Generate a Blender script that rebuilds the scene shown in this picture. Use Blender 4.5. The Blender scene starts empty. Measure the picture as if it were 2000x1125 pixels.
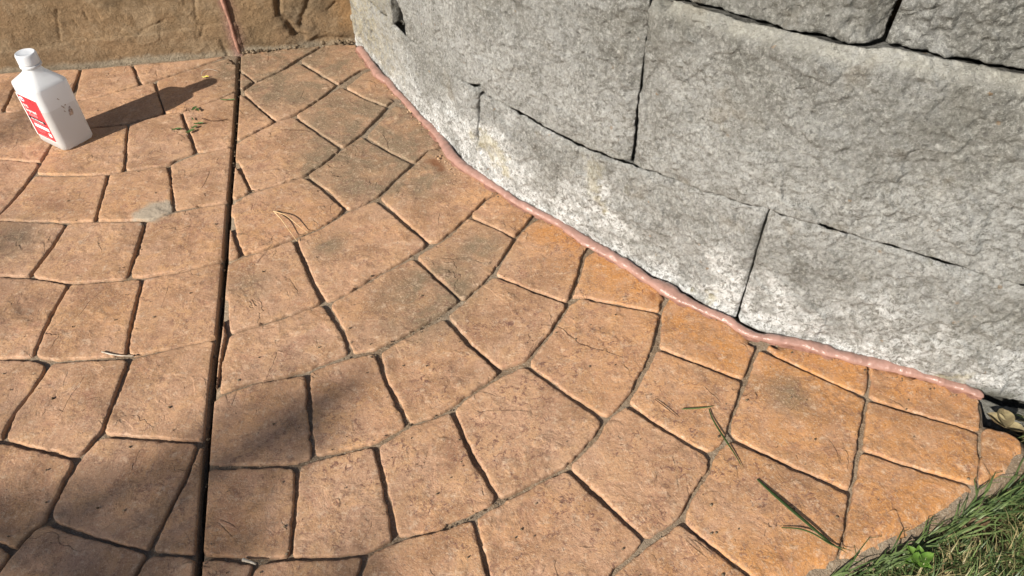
import bpy, math, random
import numpy as np
from mathutils import Matrix, Vector
from mathutils.geometry import delaunay_2d_cdt

# ---------------------------------------------------------------- camera, light
S = bpy.context.scene
F_PX, H = 1444.0, 0.78            # focal length in photo pixels, camera height (m)
_d = np.array([20 / F_PX, -1468 / F_PX, -1.0]); AZ = -_d / np.linalg.norm(_d)
_f = np.array([0, 0, -1.0]); AY = _f - _f.dot(AZ) * AZ; AY /= np.linalg.norm(AY); AX = np.cross(AY, AZ)
cam = bpy.data.cameras.new('camera'); co = bpy.data.objects.new('camera', cam); S.collection.objects.link(co)
co.matrix_world = Matrix(((AX[0], AX[1], AX[2], 0), (AY[0], AY[1], AY[2], 0), (AZ[0], AZ[1], AZ[2], H), (0, 0, 0, 1)))
cam.sensor_width = 36; cam.lens = F_PX * 36 / 2000; cam.clip_start = 0.02; cam.clip_end = 400
S.camera = co
SUN_EL, SUN_AZ = math.radians(30.5), math.radians(225)      # direction towards the sun, angle from +X
SUN = Vector((math.cos(SUN_AZ) * math.cos(SUN_EL), math.sin(SUN_AZ) * math.cos(SUN_EL), math.sin(SUN_EL)))
w = bpy.data.worlds.new('World'); S.world = w; w.use_nodes = True
wn = w.node_tree.nodes; sky = wn.new('ShaderNodeTexSky'); sky.sky_type = 'NISHITA'; sky.sun_disc = False
sky.sun_elevation = SUN_EL; sky.sun_rotation = math.radians(90) - SUN_AZ
w.node_tree.links.new(sky.outputs[0], wn['Background'].inputs[0]); wn['Background'].inputs[1].default_value = 0.055
sl = bpy.data.lights.new('sun', 'SUN'); sl.energy = 5.0; sl.angle = math.radians(0.55); sl.color = (1, 0.94, 0.84)
so = bpy.data.objects.new('sun', sl); S.collection.objects.link(so); so.rotation_euler = SUN.to_track_quat('Z', 'Y').to_euler()
so.location = (-3, -3, 3)
S.view_settings.view_transform = 'Standard'; S.view_settings.look = 'None'; S.view_settings.exposure = 0.63
S.view_settings.gamma = 1
S.cycles.max_bounces = 8

rng = np.random.default_rng(7); random.seed(7)

# ---------------------------------------------------------------- projection onto the real surfaces
def ray(u, v):
    c = np.array([(u - 1000) / F_PX, -(v - 562.5) / F_PX, -1.0]); return np.array([c @ AX, c @ AY, c @ AZ])
def G(u, v, z=0.0):
    r = ray(u, v); t = (z - H) / r[2]; return np.array([r[0] * t, r[1] * t])

# ---------------------------------------------------------------- noise
def _hash(ix, iy, iz):
    n = (ix * 374761393 + iy * 668265263 + iz * 1442695041) & 0xFFFFFFFF
    n = ((n ^ (n >> 13)) * 1274126177) & 0xFFFFFFFF
    n = n ^ (n >> 16)
    return (n & 0xFFFF) / 65535.0
def vnoise(p):
    p = np.asarray(p, float) + 1000.0; i = np.floor(p).astype(np.int64); f = p - i; f = f * f * (3 - 2 * f)
    r = 0
    for a in (0, 1):
        for b in (0, 1):
            for c in (0, 1):
                wgt = (f[:, 0] if a else 1 - f[:, 0]) * (f[:, 1] if b else 1 - f[:, 1]) * (f[:, 2] if c else 1 - f[:, 2])
                r = r + wgt * _hash(i[:, 0] + a, i[:, 1] + b, i[:, 2] + c)
    return r * 2 - 1
def fbm(p, scale, octv=3, gain=.5):
    r = 0; a = 1; t = 0
    for k in range(octv):
        r = r + a * vnoise(np.asarray(p) * scale * (2.03 ** k) + 17.3 * k); t += a; a *= gain
    return r / t
def sst(x, a, b):
    t = np.clip((x - a) / (b - a), 0, 1); return t * t * (3 - 2 * t)

# ---------------------------------------------------------------- objects
def tag(o, label=None, cat=None, group=None, kind=None):
    if label: o['label'] = label
    if cat: o['category'] = cat
    if group: o['group'] = group
    if kind: o['kind'] = kind
    return o
def link(name, me, mat=None, parent=None, loc=None):
    o = bpy.data.objects.new(name, me); S.collection.objects.link(o)
    if mat is not None and me is not None and not me.materials: me.materials.append(mat)
    if parent is not None: o.parent = parent
    if loc is not None: o.location = loc
    return o
def mesh(name, v, f, mat=None, parent=None, loc=(0, 0, 0), smooth=True, attrs=None):
    me = bpy.data.meshes.new(name); v = np.asarray(v, float)
    me.from_pydata(v.tolist(), [], [tuple(int(i) for i in q) for q in f]); me.update()
    if smooth: me.polygons.foreach_set('use_smooth', [True] * len(me.polygons))
    for k, a in (attrs or {}).items():
        at = me.attributes.new(k, 'FLOAT', 'POINT'); at.data.foreach_set('value', np.asarray(a, 'f'))
    return link(name, me, mat, parent, loc)
def empty(name, loc, rz=0):
    o = link(name, None); o.location = loc; o.rotation_euler = (0, 0, rz); o.empty_display_size = .05; return o
def tube(pts, rad, n=6, flat=1.0, caps=True, noise=None):
    pts = np.asarray(pts, float); m = len(pts); rad = np.broadcast_to(rad, (m,)); V = []; Fc = []
    for i in range(m):
        t = pts[min(i + 1, m - 1)] - pts[max(i - 1, 0)]; t = t / (np.linalg.norm(t) + 1e-12)
        up = np.array([0, 0, 1.0]) if abs(t[2]) < .95 else np.array([1.0, 0, 0])
        a = np.cross(t, up); a /= np.linalg.norm(a); b = np.cross(a, t)
        for k in range(n):
            an = 2 * math.pi * k / n; V.append(pts[i] + rad[i] * (a * math.cos(an) + b * math.sin(an) * flat))
    for i in range(m - 1):
        for k in range(n):
            Fc.append((i * n + k, i * n + (k + 1) % n, (i + 1) * n + (k + 1) % n, (i + 1) * n + k))
    if caps: Fc += [tuple(range(n))[::-1], tuple(range((m - 1) * n, m * n))]
    return V, Fc
def join(parts):
    V = []; Fc = []
    for v, f in parts:
        o = len(V); V += [tuple(x) for x in v]; Fc += [tuple(i + o for i in q) for q in f]
    return V, Fc
def grid_faces(nu, nv, off=0):
    i = np.arange(nu - 1)[:, None] * nv + np.arange(nv - 1)[None, :] + off
    return np.stack([i, i + nv, i + nv + 1, i + 1], -1).reshape(-1, 4)

# ---------------------------------------------------------------- materials
class M:
    def __init__(s, name, rough=.8, spec=.3):
        s.m = bpy.data.materials.new(name); s.m.use_nodes = True; s.t = s.m.node_tree; s.b = s.t.nodes['Principled BSDF']
        s.b.inputs['Roughness'].default_value = rough; s.b.inputs['Specular IOR Level'].default_value = spec
        s.pos = s.t.nodes.new('ShaderNodeNewGeometry').outputs['Position']
    def put(s, v, i):
        if isinstance(v, bpy.types.NodeSocket): s.t.links.new(v, i)
        else: i.default_value = (v if not isinstance(v, tuple) or len(v) != 3 or i.type != 'RGBA' else (*v, 1))
    def noise(s, scale, detail=4, rough=.55, dist=0, vec=None, out='Fac'):
        n = s.t.nodes.new('ShaderNodeTexNoise'); s.put(vec or s.pos, n.inputs['Vector'])
        n.inputs['Scale'].default_value = scale; n.inputs['Detail'].default_value = detail
        n.inputs['Roughness'].default_value = rough; n.inputs['Distortion'].default_value = dist; return n.outputs[out]
    def vor(s, scale, feat='F1', out='Distance', vec=None):
        n = s.t.nodes.new('ShaderNodeTexVoronoi'); n.feature = feat; s.put(vec or s.pos, n.inputs['Vector'])
        n.inputs['Scale'].default_value = scale; return n.outputs[out]
    def ss(s, v, a, b, lo=0., hi=1.):
        n = s.t.nodes.new('ShaderNodeMapRange'); n.interpolation_type = 'SMOOTHSTEP'; s.put(v, n.inputs[0])
        for k, x in zip((1, 2, 3, 4), (a, b, lo, hi)): n.inputs[k].default_value = x
        return n.outputs[0]
    def mth(s, op, a, b=0.):
        n = s.t.nodes.new('ShaderNodeMath'); n.operation = op; s.put(a, n.inputs[0]); s.put(b, n.inputs[1]); return n.outputs[0]
    def mul(s, a, b): return s.mth('MULTIPLY', a, b)
    def add(s, a, b): return s.mth('ADD', a, b)
    def mix(s, f, a, b, mode='MIX'):
        n = s.t.nodes.new('ShaderNodeMix'); n.data_type = 'RGBA'; n.blend_type = mode
        s.put(f, n.inputs[0]); s.put(a, n.inputs[6]); s.put(b, n.inputs[7]); return n.outputs[2]
    def attr(s, name):
        n = s.t.nodes.new('ShaderNodeAttribute'); n.attribute_name = name; return n.outputs['Fac']
    def rnd(s): return s.t.nodes.new('ShaderNodeObjectInfo').outputs['Random']
    def z(s):
        n = s.t.nodes.new('ShaderNodeSeparateXYZ'); s.t.links.new(s.pos, n.inputs[0]); return n.outputs
    def scalev(s, v3):
        n = s.t.nodes.new('ShaderNodeVectorMath'); n.operation = 'MULTIPLY'; s.put(s.pos, n.inputs[0]); n.inputs[1].default_value = v3; return n.outputs[0]
    def bump(s, h, dist, strength=1., prev=None):
        n = s.t.nodes.new('ShaderNodeBump'); s.put(h, n.inputs['Height']); n.inputs['Distance'].default_value = dist
        n.inputs['Strength'].default_value = strength
        if prev: s.put(prev, n.inputs['Normal'])
        return n.outputs[0]
    def done(s, col, nrm=None, rough=None):
        s.put(col, s.b.inputs['Base Color'])
        if nrm: s.put(nrm, s.b.inputs['Normal'])
        if rough: s.put(rough, s.b.inputs['Roughness'])
        return s.m

def mat_paver():
    m = M('stained_stamped_concrete', .68, .3)
    big = m.noise(5.5, 3, .6); mid = m.noise(26, 5, .65, .6); fine = m.noise(210, 5, .8); spot = m.noise(105, 5, .78, 1.0)
    col = m.mix(m.ss(big, .36, .64), (.45, .248, .140), (.45, .268, .170))
    col = m.mix(m.ss(mid, .40, .66, 0., .8), col, (.53, .30, .145))
    col = m.mix(m.mul(m.rnd(), .45), col, (.46, .285, .185))
    rust = m.attr('rust'); grey = m.attr('grey'); edge = m.attr('edge'); spots = m.attr('spots')
    col = m.mix(m.mul(rust, m.ss(mid, .28, .62, .25, .90)), col, (.47, .21, .062))
    cl = m.noise(10, 6, .72, .5)                         # cloudy brown release powder
    col = m.mix(m.ss(cl, .46, .64, 0., .66), col, (.25, .135, .070))
    col = m.mix(m.mul(m.ss(m.noise(19, 6, .75, .8), .52, .68), .55), col, (.33, .165, .105))
    col = m.mix(m.mul(m.mul(grey, .95), m.ss(m.noise(17, 5, .68, .8), .3, .60, .30, 1.)), col, (.190, .140, .088))
    fl = m.mul(m.ss(spot, .50, .62), m.ss(m.noise(13, 5, .7), .40, .58))
    col = m.mix(m.mul(fl, m.add(m.mul(spots, .35), .62)), col, (.165, .080, .058))
    col = m.mix(m.mul(m.ss(m.noise(50, 6, .8), .50, .66), .60), col, (.215, .125, .078))
    col = m.mix(m.mul(m.ss(m.noise(64, 6, .8), .53, .66), .55), col, (.60, .44, .31))
    col = m.mix(m.mul(m.ss(m.noise(330, 3, .7), .54, .66), .40), col, (.62, .47, .33))
    col = m.mix(m.mul(m.ss(m.noise(260, 3, .7), .54, .66), .45), col, (.17, .10, .065))
    col = m.mix(m.mul(edge, m.ss(m.noise(40, 3, .6), .45, .65, .0, .35)), col, (.56, .35, .19))
    sp = m.ss(m.vor(46), .035, .055, 1., 0.)
    col = m.mix(m.mul(sp, m.mul(m.ss(m.noise(23, 1), .56, .59), .8)), col, (.08, .045, .03))
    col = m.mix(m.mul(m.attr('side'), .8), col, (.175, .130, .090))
    col = m.mix(m.attr('wet'), col, (.16, .055, .02))
    col = m.mix(m.attr('mortar'), col, (.36, .31, .24))
    # relief: slate steps, hollows, sand grain
    n = m.bump(mid, .0040, .7); crk = None
    for sc, th, seed, dist in ((5.2, .50, 0., .0013), (9.5, .56, 3.1, .0011), (7.0, .44, 7.7, .0012)):
        v = m.t.nodes.new('ShaderNodeVectorMath'); v.operation = 'MULTIPLY_ADD'; m.put(m.pos, v.inputs[0]); v.inputs[1].default_value = (1.25, .8, 1); v.inputs[2].default_value = (seed, seed * 1.7, 0)
        rv = m.noise(sc, 4, .50, 1.0, vec=v.outputs[0]); msk = m.ss(m.noise(sc * 1.3, 3, .5, vec=v.outputs[0], out='Fac'), .50, .58) if 0 else m.ss(m.noise(8.3 + seed, 3), .52, .64)
        n = m.bump(m.mul(m.ss(rv, th - .003, th + .006), msk), dist, .75, n)
        c_ = m.mul(m.mul(m.ss(m.mth('ABSOLUTE', m.add(rv, -th)), .0, .0035, 1., 0.), msk), .30); crk = c_ if crk is None else m.mth('MAXIMUM', crk, c_)
    n = m.bump(m.noise(70, 5, .7), .0016, .6, n)
    n = m.bump(fine, .0008, .7, n)
    n = m.bump(m.noise(560, 4, .8), .0004, .7, n)
    col = m.mix(crk, col, (.13, .085, .055))
    return m.done(col, n, m.ss(mid, .3, .7, .55, .82))
def mat_grout():
    m = M('sandy_joint_concrete', .95, .15)
    a = m.noise(60, 5, .7); col = m.mix(m.ss(m.noise(9, 3), .4, .6), (.205, .148, .098), (.25, .195, .140))
    col = m.mix(m.ss(a, .5, .7), col, (.31, .22, .145)); col = m.mix(m.mul(m.ss(m.noise(400, 2), .55, .65), .5), col, (.42, .36, .28))
    n = m.bump(a, .004, 1.); n = m.bump(m.noise(420, 3, .8), .0015, 1., n); return m.done(col, n)
def mat_block():
    m = M('weathered_grey_block', .95, .12)
    big = m.noise(4.5, 3, .6); mid = m.noise(38, 5, .75); fine = m.noise(230, 5, .8); xyz = m.z()
    col = m.mix(m.ss(big, .38, .62), (.262, .254, .230), (.322, .320, .308))
    col = m.mix(m.ss(mid, .38, .66), col, (.165, .161, .146))
    col = m.mix(m.mul(m.ss(fine, .48, .62), .62), col, (.53, .525, .49))
    col = m.mix(m.mul(m.ss(m.noise(300, 4, .8), .54, .66), .50), col, (.095, .090, .078))
    wob = m.t.nodes.new('ShaderNodeVectorMath'); wob.operation = 'ADD'; m.put(m.pos, wob.inputs[0])
    sc = m.t.nodes.new('ShaderNodeVectorMath'); sc.operation = 'SCALE'; m.put(m.noise(240, 3, .7, out='Color'), sc.inputs[0]); sc.inputs[3].default_value = .007; m.put(sc.outputs[0], wob.inputs[1])
    wv_ = wob.outputs[0]
    ag = m.vor(135, out='Color', vec=wv_); sep = m.t.nodes.new('ShaderNodeSeparateColor'); m.put(ag, sep.inputs[0])
    edge = m.ss(m.vor(135, vec=wv_), .22, .42, .75, 0.)
    col = m.mix(m.mul(edge, m.ss(sep.outputs[0], .80, .86)), col, (.11, .105, .10))
    col = m.mix(m.mul(edge, m.ss(sep.outputs[1], .84, .90)), col, (.46, .45, .42))
    col = m.mix(m.mul(edge, m.ss(sep.outputs[2], .985, .99)), col, (.30, .19, .10))
    # salt bloom rising from the ground, and patches of it higher up
    wv = m.noise(6, 5, .7)
    low = m.mth('POWER', m.ss(m.add(xyz[2], m.mul(m.add(wv, -.5), -.46)), -.02, .20, 1., 0.), 1.1)
    high = m.mul(m.ss(m.noise(4.6, 5, .75), .50, .68), .42)
    grain = m.add(m.mul(m.ss(m.noise(135, 6, .85, .5), .43, .53), .88), .08)
    big_g = m.mul(m.ss(m.noise(34, 4, .7), .34, .56, .35, 1.), m.ss(m.noise(11, 4, .7), .36, .56, .30, 1.))
    salt = m.mul(m.mth('MINIMUM', m.add(low, high), 1.), m.mul(m.mul(grain, big_g), m.attr('salt')))
    col = m.mix(m.ss(m.noise(8, 5, .7), .5, .68, 0., .45), col, (.17, .162, .138))
    col = m.mix(m.mul(m.rnd(), .30), col, (.22, .208, .175))
    salt = m.mth('MAXIMUM', salt, m.mul(m.mul(m.ss(m.add(xyz[2], m.mul(m.add(wv, -.5), -.5)), .20, .40, .50, 0.), m.mul(m.ss(xyz[2], .10, .24), grain)), m.attr('salt')))
    col = m.mix(m.mul(m.attr('ledge'), m.ss(mid, .3, .6, .15, .60)), col, (.48, .46, .40))
    col = m.mix(salt, col, (.72, .72, .71))
    col = m.mix(m.mul(m.ss(m.noise(9.5, 4, .7), .62, .70), m.mul(low, .5)), col, (.50, .43, .24))
    col = m.mix(m.mul(m.attr('lichen'), m.ss(m.noise(70, 5, .75), .42, .58, .08, .7)), col, (.50, .43, .28))
    col = m.mix(m.attr('stain_shade'), col, (.075, .070, .045))  # dark olive stain, plus the gap's darkness put into the colour
    col = m.mix(m.mul(m.ss(m.noise(14, 3), .62, .72), .22), col, (.26, .20, .12))
    n = m.bump(mid, .007, .9); n = m.bump(m.vor(170, vec=wv_), .0022, .8, n); n = m.bump(m.ss(m.noise(90, 5, .8), .40, .60), .0022, .9, n); n = m.bump(fine, .0034, 1., n); n = m.bump(m.noise(420, 4, .8), .0018, 1., n)
    pit = m.ss(m.vor(75, vec=wv_), .08, .22); n = m.bump(m.mul(pit, m.ss(m.noise(31, 2), .4, .55)), .0018, .9, n)
    return m.done(col, n)
def mat_step():
    m = M('brown_stained_concrete_face', .8, .25)
    big = m.noise(6, 4, .65, .6); mid = m.noise(35, 5, .7); fine = m.noise(200, 5, .75); xyz = m.z()
    col = m.mix(m.ss(big, .36, .6), (.158, .108, .060), (.250, .165, .090))
    col = m.mix(m.ss(m.noise(10, 4, .6), .52, .68, 0., .45), col, (.28, .18, .10))
    col = m.mix(m.mul(m.attr('band'), .4), col, (.28, .185, .105))
    col = m.mix(m.mul(m.ss(mid, .5, .7), .55), col, (.115, .080, .046))
    col = m.mix(m.mul(m.ss(fine, .55, .7), .4), col, (.38, .27, .16))
    col = m.mix(m.ss(m.add(xyz[2], m.mul(m.add(mid, -.5), .03)), .004, .016, .8, 0.), col, (.32, .27, .20))
    col = m.mix(m.mul(m.attr('pink'), m.ss(mid, .3, .6, .35, .9)), col, (.32, .175, .145))
    col = m.mix(m.mul(m.attr('orange'), m.ss(mid, .3, .65, .3, 1.)), col, (.34, .19, .08))
    col = m.mix(m.mul(m.ss(m.noise(12, 5, .7), .5, .64), .5), col, (.33, .245, .155))
    col = m.mix(m.attr('dark'), col, (.095, .075, .052))
    rv = m.noise(8, 5, .6, 1.2); ridge = m.ss(rv, .49, .51); ridge2 = m.ss(m.noise(15, 5, .6, 1.4), .56, .575)
    n = m.bump(mid, .0055, .8); n = m.bump(ridge, .0012, .6, n); n = m.bump(ridge2, .0009, .6, n)
    n = m.bump(m.ss(m.noise(75, 5, .8), .42, .58), .0016, .8, n); n = m.bump(fine, .0030, 1., n); n = m.bump(m.noise(500, 3, .8), .0011, 1., n)
    return m.done(col, n)
def mat_simple(name, col, col2, scale=40, rough=.7, spec=.3, bump=0, sss=0, transl=0):
    m = M(name, rough, spec); c = m.mix(m.ss(m.noise(scale, 4), .35, .65), col, col2)
    c = m.mix(m.mul(m.attr('tint'), 1.), c, tuple(x * .45 for x in col2)) if 0 else c
    n = m.bump(m.noise(scale * 4, 4), bump) if bump else None
    m.done(c, n)
    if transl:
        t = m.t.nodes.new('ShaderNodeBsdfTranslucent'); m.put(c, t.inputs[0]); x = m.t.nodes.new('ShaderNodeMixShader')
        x.inputs[0].default_value = transl; m.t.links.new(m.b.outputs[0], x.inputs[1]); m.t.links.new(t.outputs[0], x.inputs[2])
        m.t.links.new(x.outputs[0], m.t.nodes['Material Output'].inputs[0])
    return m.m
def mat_grass():
    m = M('grass_blades', .45, .4); v = m.attr('tone')
    c = m.mix(m.ss(v, 0., .62), (.050, .088, .028), (.16, .22, .075)); c = m.mix(m.ss(v, .70, .78), c, (.36, .30, .15))
    c = m.mix(m.ss(v, .92, .96), c, (.18, .12, .06))
    c = m.mix(m.mul(m.ss(m.noise(70, 3), .5, .7), .3), c, (.14, .20, .05)); m.done(c)
    t = m.t.nodes.new('ShaderNodeBsdfTranslucent'); m.put(c, t.inputs[0]); x = m.t.nodes.new('ShaderNodeMixShader')
    x.inputs[0].default_value = .3; m.t.links.new(m.b.outputs[0], x.inputs[1]); m.t.links.new(t.outputs[0], x.inputs[2])
    m.t.links.new(x.outputs[0], m.t.nodes['Material Output'].inputs[0]); return m.m

MP, MG, MB, MS = mat_paver(), mat_grout(), mat_block(), mat_step()
MC = mat_simple('wet_pink_sealant', (.275, .158, .126), (.325, .190, .155), 60, .24, .5, .0012)
MSM = mat_simple('smeared_sealant', (.24, .125, .09), (.36, .19, .14), 90, .5, .4, .001)
MGR = mat_grass()
MSOIL = mat_simple('dark_soil', (.035, .024, .014), (.10, .070, .040), 60, .95, .1, .006)
MLAWN = mat_simple('distant_lawn', (.045, .075, .02), (.09, .11, .04), 3, .9, .1, .01)
MSTRAW = mat_simple('pale_straw', (.46, .30, .15), (.58, .42, .24), 120, .6)
MTWIG = mat_simple('dark_twig', (.085, .045, .025), (.14, .07, .04), 150, .8)
MWHT = mat_simple('bleached_twig', (.50, .45, .38), (.38, .32, .25), 150, .8)
MLEAF = mat_simple('green_leaf', (.075, .13, .035), (.12, .19, .06), 90, .5, .4, 0, 0, .25)
MCLOV = mat_simple('bright_weed_leaf', (.10, .20, .03), (.16, .28, .05), 90, .45, .4, 0, 0, .35)
MDEAD = mat_simple('dry_leaf', (.27, .22, .12), (.17, .135, .075), 110, .7, .2, .001, 0, .15)
MDEAD2 = mat_simple('brown_leaf', (.14, .09, .05), (.24, .17, .10), 110, .7, .2, .001, 0, .1)
MYEL = mat_simple('yellow_petal', (.70, .58, .06), (.74, .66, .20), 90, .6)
MBARK = mat_simple('tree_bark', (.10, .07, .05), (.17, .13, .09), 12, .9, .1, .02)
MCRUMB = mat_simple('dirt_crumbs', (.085, .062, .04), (.24, .18, .12), 90, .95, .1, .002)
MCORE = mat_simple('dark_block_core', (.05, .045, .035), (.08, .075, .06), 60, .95, .1, .004)

# ---------------------------------------------------------------- the wall's foot curve
KP = [(-.80, 2.36), (-.346, 1.593), (-.061, 1.080), (.322, .714), (.612, .585), (1.05, .46), (1.6, .42)]
def dense(pts, step):
    pts = np.asarray(pts, float); out = []
    for a, b in zip(pts, pts[1:]):
        n = max(1, int(round(np.linalg.norm(b - a) / step)))
        out += [a + (b - a) * i / n for i in range(n)]
    return np.array(out + [pts[-1]])
def smooth_open(p, sig):
    k = np.arange(-3 * sig, 3 * sig + 1); wt = np.exp(-k ** 2 / (2 * sig ** 2)); wt /= wt.sum()
    q = np.concatenate([2 * p[0] - p[3 * sig:0:-1], p, 2 * p[-1] - p[-2:-3 * sig - 2:-1]])
    return np.stack([np.convolve(q[:, i], wt, 'valid') for i in range(p.shape[1])], 1)
FC = smooth_open(dense(KP, .005), 10)
FS = np.concatenate([[0], np.cumsum(np.linalg.norm(np.diff(FC, axis=0), axis=1))])
_t = np.gradient(FC, axis=0); _t /= np.linalg.norm(_t, axis=1)[:, None]
FN = np.stack([_t[:, 1], -_t[:, 0]], 1)                   # outward (towards the patio)
def W(s, h, d):
    s = np.asarray(s, float)
    x = np.interp(s, FS, FC[:, 0]) + np.interp(s, FS, FN[:, 0]) * d
    y = np.interp(s, FS, FC[:, 1]) + np.interp(s, FS, FN[:, 1]) * d
    return np.stack([x, y, np.broadcast_to(h, x.shape)], -1)
def SH(u, v, off=0.0):
    r = ray(u, v); C2 = FC + FN * off; a, b = C2[:-1], C2[1:]; e = b - a; dd = r[:2]
    den = dd[0] * e[:, 1] - dd[1] * e[:, 0]; t = (a[:, 0] * e[:, 1] - a[:, 1] * e[:, 0]) / den
    k = (a[:, 0] * dd[1] - a[:, 1] * dd[0]) / den
    ok = np.where((k >= 0) & (k <= 1) & (t > 0))[0]
    if not len(ok): raise ValueError((u, v))
    i = ok[np.argmin(t[ok])]; return FS[i] + k[i] * (FS[i + 1] - FS[i]), H + t[i] * r[2]
def foot_dist(xy):
    d = np.full(len(xy), 9.0); s = np.zeros(len(xy))
    for i in range(0, len(FC), 4):
        q = np.hypot(xy[:, 0] - FC[i, 0], xy[:, 1] - FC[i, 1]); m_ = q < d; d[m_] = q[m_]; s[m_] = FS[i]
    return d, s

# ---------------------------------------------------------------- retaining wall of concrete blocks
wall = empty('retaining_wall', (.13, .9, 0))
tag(wall, 'curved retaining wall of rough grey concrete blocks whitened by salt along the foot', 'wall')
wl = Vector(wall.location)
O = {0: .018, 1: 0., 2: .0015, 3: -.016, 4: -.022}
def curve(pts, off): a = np.array([SH(*p, off) for p in pts]); return a[:, 0], a[:, 1]
seam12 = curve([(797, 78), (870, 130), (933, 176), (1060, 250), (1140, 292), (1228, 322), (1370, 375), (1500, 410), (1600, 440), (1690, 470), (1998, 560)], 0)
seam23 = curve([(1312, 1), (1380, 22), (1450, 45), (1570, 72), (1640, 92), (1690, 97), (1740, 96), (1850, 120), (1998, 150)], -.006)
def hs(c): return lambda s: np.interp(s, c[0], c[1])
h01 = lambda s: np.interp(s, [0, FS[-1]], [-.004, -.004])
h12, h23 = hs(seam12), hs(seam23)
h34 = lambda s: h23(s) + .205
h45 = lambda s: h23(s) + .41
HOLES = [(*SH(935, 176), .010, .03), (*SH(1290, 6), .011, .03), (*SH(928, 172), .006, .02)]
def block(course, sl_, sr_, lo, hi, seed, chL=.006, chR=.006, chT=.006, chB=.003, step=.0020, gapL=.0012, gapR=.0012, depth=.13, rough=1.):
    sL = lambda h: sl_[0] + (sl_[2] - sl_[0]) * (h - sl_[1]) / (sl_[3] - sl_[1]) + gapL
    sR = lambda h: sr_[0] + (sr_[2] - sr_[0]) * (h - sr_[1]) / (sr_[3] - sr_[1]) - gapR
    mid_s = (sl_[0] + sr_[0]) / 2; L = sr_[0] - sl_[0]; hh = float(hi(mid_s) - lo(mid_s))
    nu, nv = int(L / step) + 2, int(hh / step) + 2
    u, v = np.meshgrid(np.linspace(0, 1, nu), np.linspace(0, 1, nv), indexing='ij'); u = u.ravel(); v = v.ravel()
    h0 = lo(mid_s) + (hi(mid_s) - lo(mid_s)) * v
    s = sL(h0) + (sR(h0) - sL(h0)) * u
    gp = np.where((v < .5), 1, 1) * (.0024 + .0028 * fbm(np.column_stack([s, v * 0, v * 0]), 25, 3)) * (1., 1., 1., .3, 1.)[course] + .0022 * (course == 2) * sst(s, J1[0] - .09, J1[0] - .05) * sst(s, J1[0] + .19, J1[0] + .13)
    h = (lo(s) + gp) + (hi(s) - lo(s) - gp - .0003) * v
    P = W(s, h, 0.)
    q = P + seed * 3.1
    # wavy arrises
    dl, dr, db, dt = u * L, (1 - u) * L, v * hh, (1 - v) * hh
    e = .0028 * fbm(q, 55, 3)
    prof = 0
    for dist, ch in ((dl, chL), (dr, chR), (db, chB), (dt, chT)):
        x = np.clip((dist + e * 1.2) / ch, 0, 1); prof = prof - ch * (.6 if ch == .0161 else .75) * (1 - x) ** (1.1 if ch > .013 else 2)
    lowf = fbm(q, 9, 3); fc = fbm(q + 3, 20, 2); dsp = .003 * (sst(fc, .0, .06) - .5) + .0050 * lowf + .0036 * fbm(q, 42, 3) * rough + .0026 * fbm(q, 150, 2) * rough
    lump = np.clip(fbm(q + 9, 70, 2) - .25, 0, 1); dsp = dsp + .004 * lump * rough
    d = O[course] + prof + dsp
    for hsx, hhx, r, dep in HOLES:
        d = d - dep * np.exp(-(((s - hsx) ** 2 + (h - hhx) ** 2) / (r * r * .6)) ** 2)
    d = d + (course == 1) * .004 * sst(h, .012, .0)
    if course == 1: d = np.where(h < .025, np.minimum(d, .0025 + .3 * np.clip(h - .012, 0, 1)), d)
    P = W(s, h, d)
    F_ = grid_faces(nu, nv).tolist()
    # sides going back into the wall
    ring = [i * nv for i in range(nu)] + [(nu - 1) * nv + j for j in range(1, nv)] + [i * nv + nv - 1 for i in range(nu - 2, -1, -1)] + [j for j in range(nv - 2, 0, -1)]
    sd = .5 - u[ring]; vd = v[ring]; n0 = len(P); m_ = len(ring)
    front = W(s[ring] + .006 * sd, h[ring] - (.005 if chT > .013 else .016) * (vd > .97) + .003 * (vd < .03), O[course] - .017)
    back = W(s[ring] + .03 * sd * (depth / .06), h[ring] - .020 * (vd > .97) + .006 * (vd < .03), O[course] - depth)
    for k in range(m_):
        k1 = (k + 1) % m_
        F_.append((ring[k], n0 + k, n0 + k1, ring[k1])); F_.append((n0 + k, n0 + m_ + k, n0 + m_ + k1, n0 + k1))
    F_.append(tuple(range(n0 + m_, n0 + 2 * m_))); back = np.concatenate([front, back]); ring = ring + ring
    V = np.concatenate([P, back]); s_all = np.concatenate([s, s[ring]]); h_all = np.concatenate([h, h[ring]])
    salt = {0: .1, 1: 1.25, 2: .8, 3: .6, 4: .6}[course] * np.ones(len(V))
    salt = salt * (.45 + .55 * sst(s_all, SLI + .10, SLI + .55) + .4 * sst(h_all, .045, .01) * (course == 1))
    lich = sst(s_all, SLI + .36, SLI + .05) * sst(h_all, .0, .03) * (course <= 2) * .75
    stain_shade = (course == 0) * (.55 + .45 * fbm(V, 25, 3)) * sst(h_all, -.04, -.008) + (course == 1) * np.exp(-((s_all - SDP) / .05) ** 2) * sst(h_all, .022, .004) * .8  # olive stain on the buried course; gap darkness painted at the wall's end
    dcol = sst(fbm(V, 16, 3), .25, .6) * .12
    o = mesh('wall_block', V - np.array(wl), F_, MB, wall, attrs={'ledge': np.concatenate([sst(dt + e * 2, chT * 1.3, chT * .4) * (chT > .013), np.zeros(2 * m_)]), 'salt': salt, 'lichen': lich, 'stain_shade': np.clip(stain_shade + dcol * 0, 0, 1)})
    return o
SLI = SH(697, 60)[0]; SDP = SH(1950, 760)[0]
def jt(b, t, off=0): return (*SH(*b, off), *SH(*t, off))
def vj(s, lo, hi): return (s, float(lo(s)), s, float(hi(s)))
Smax = FS[-1] - .02
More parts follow.
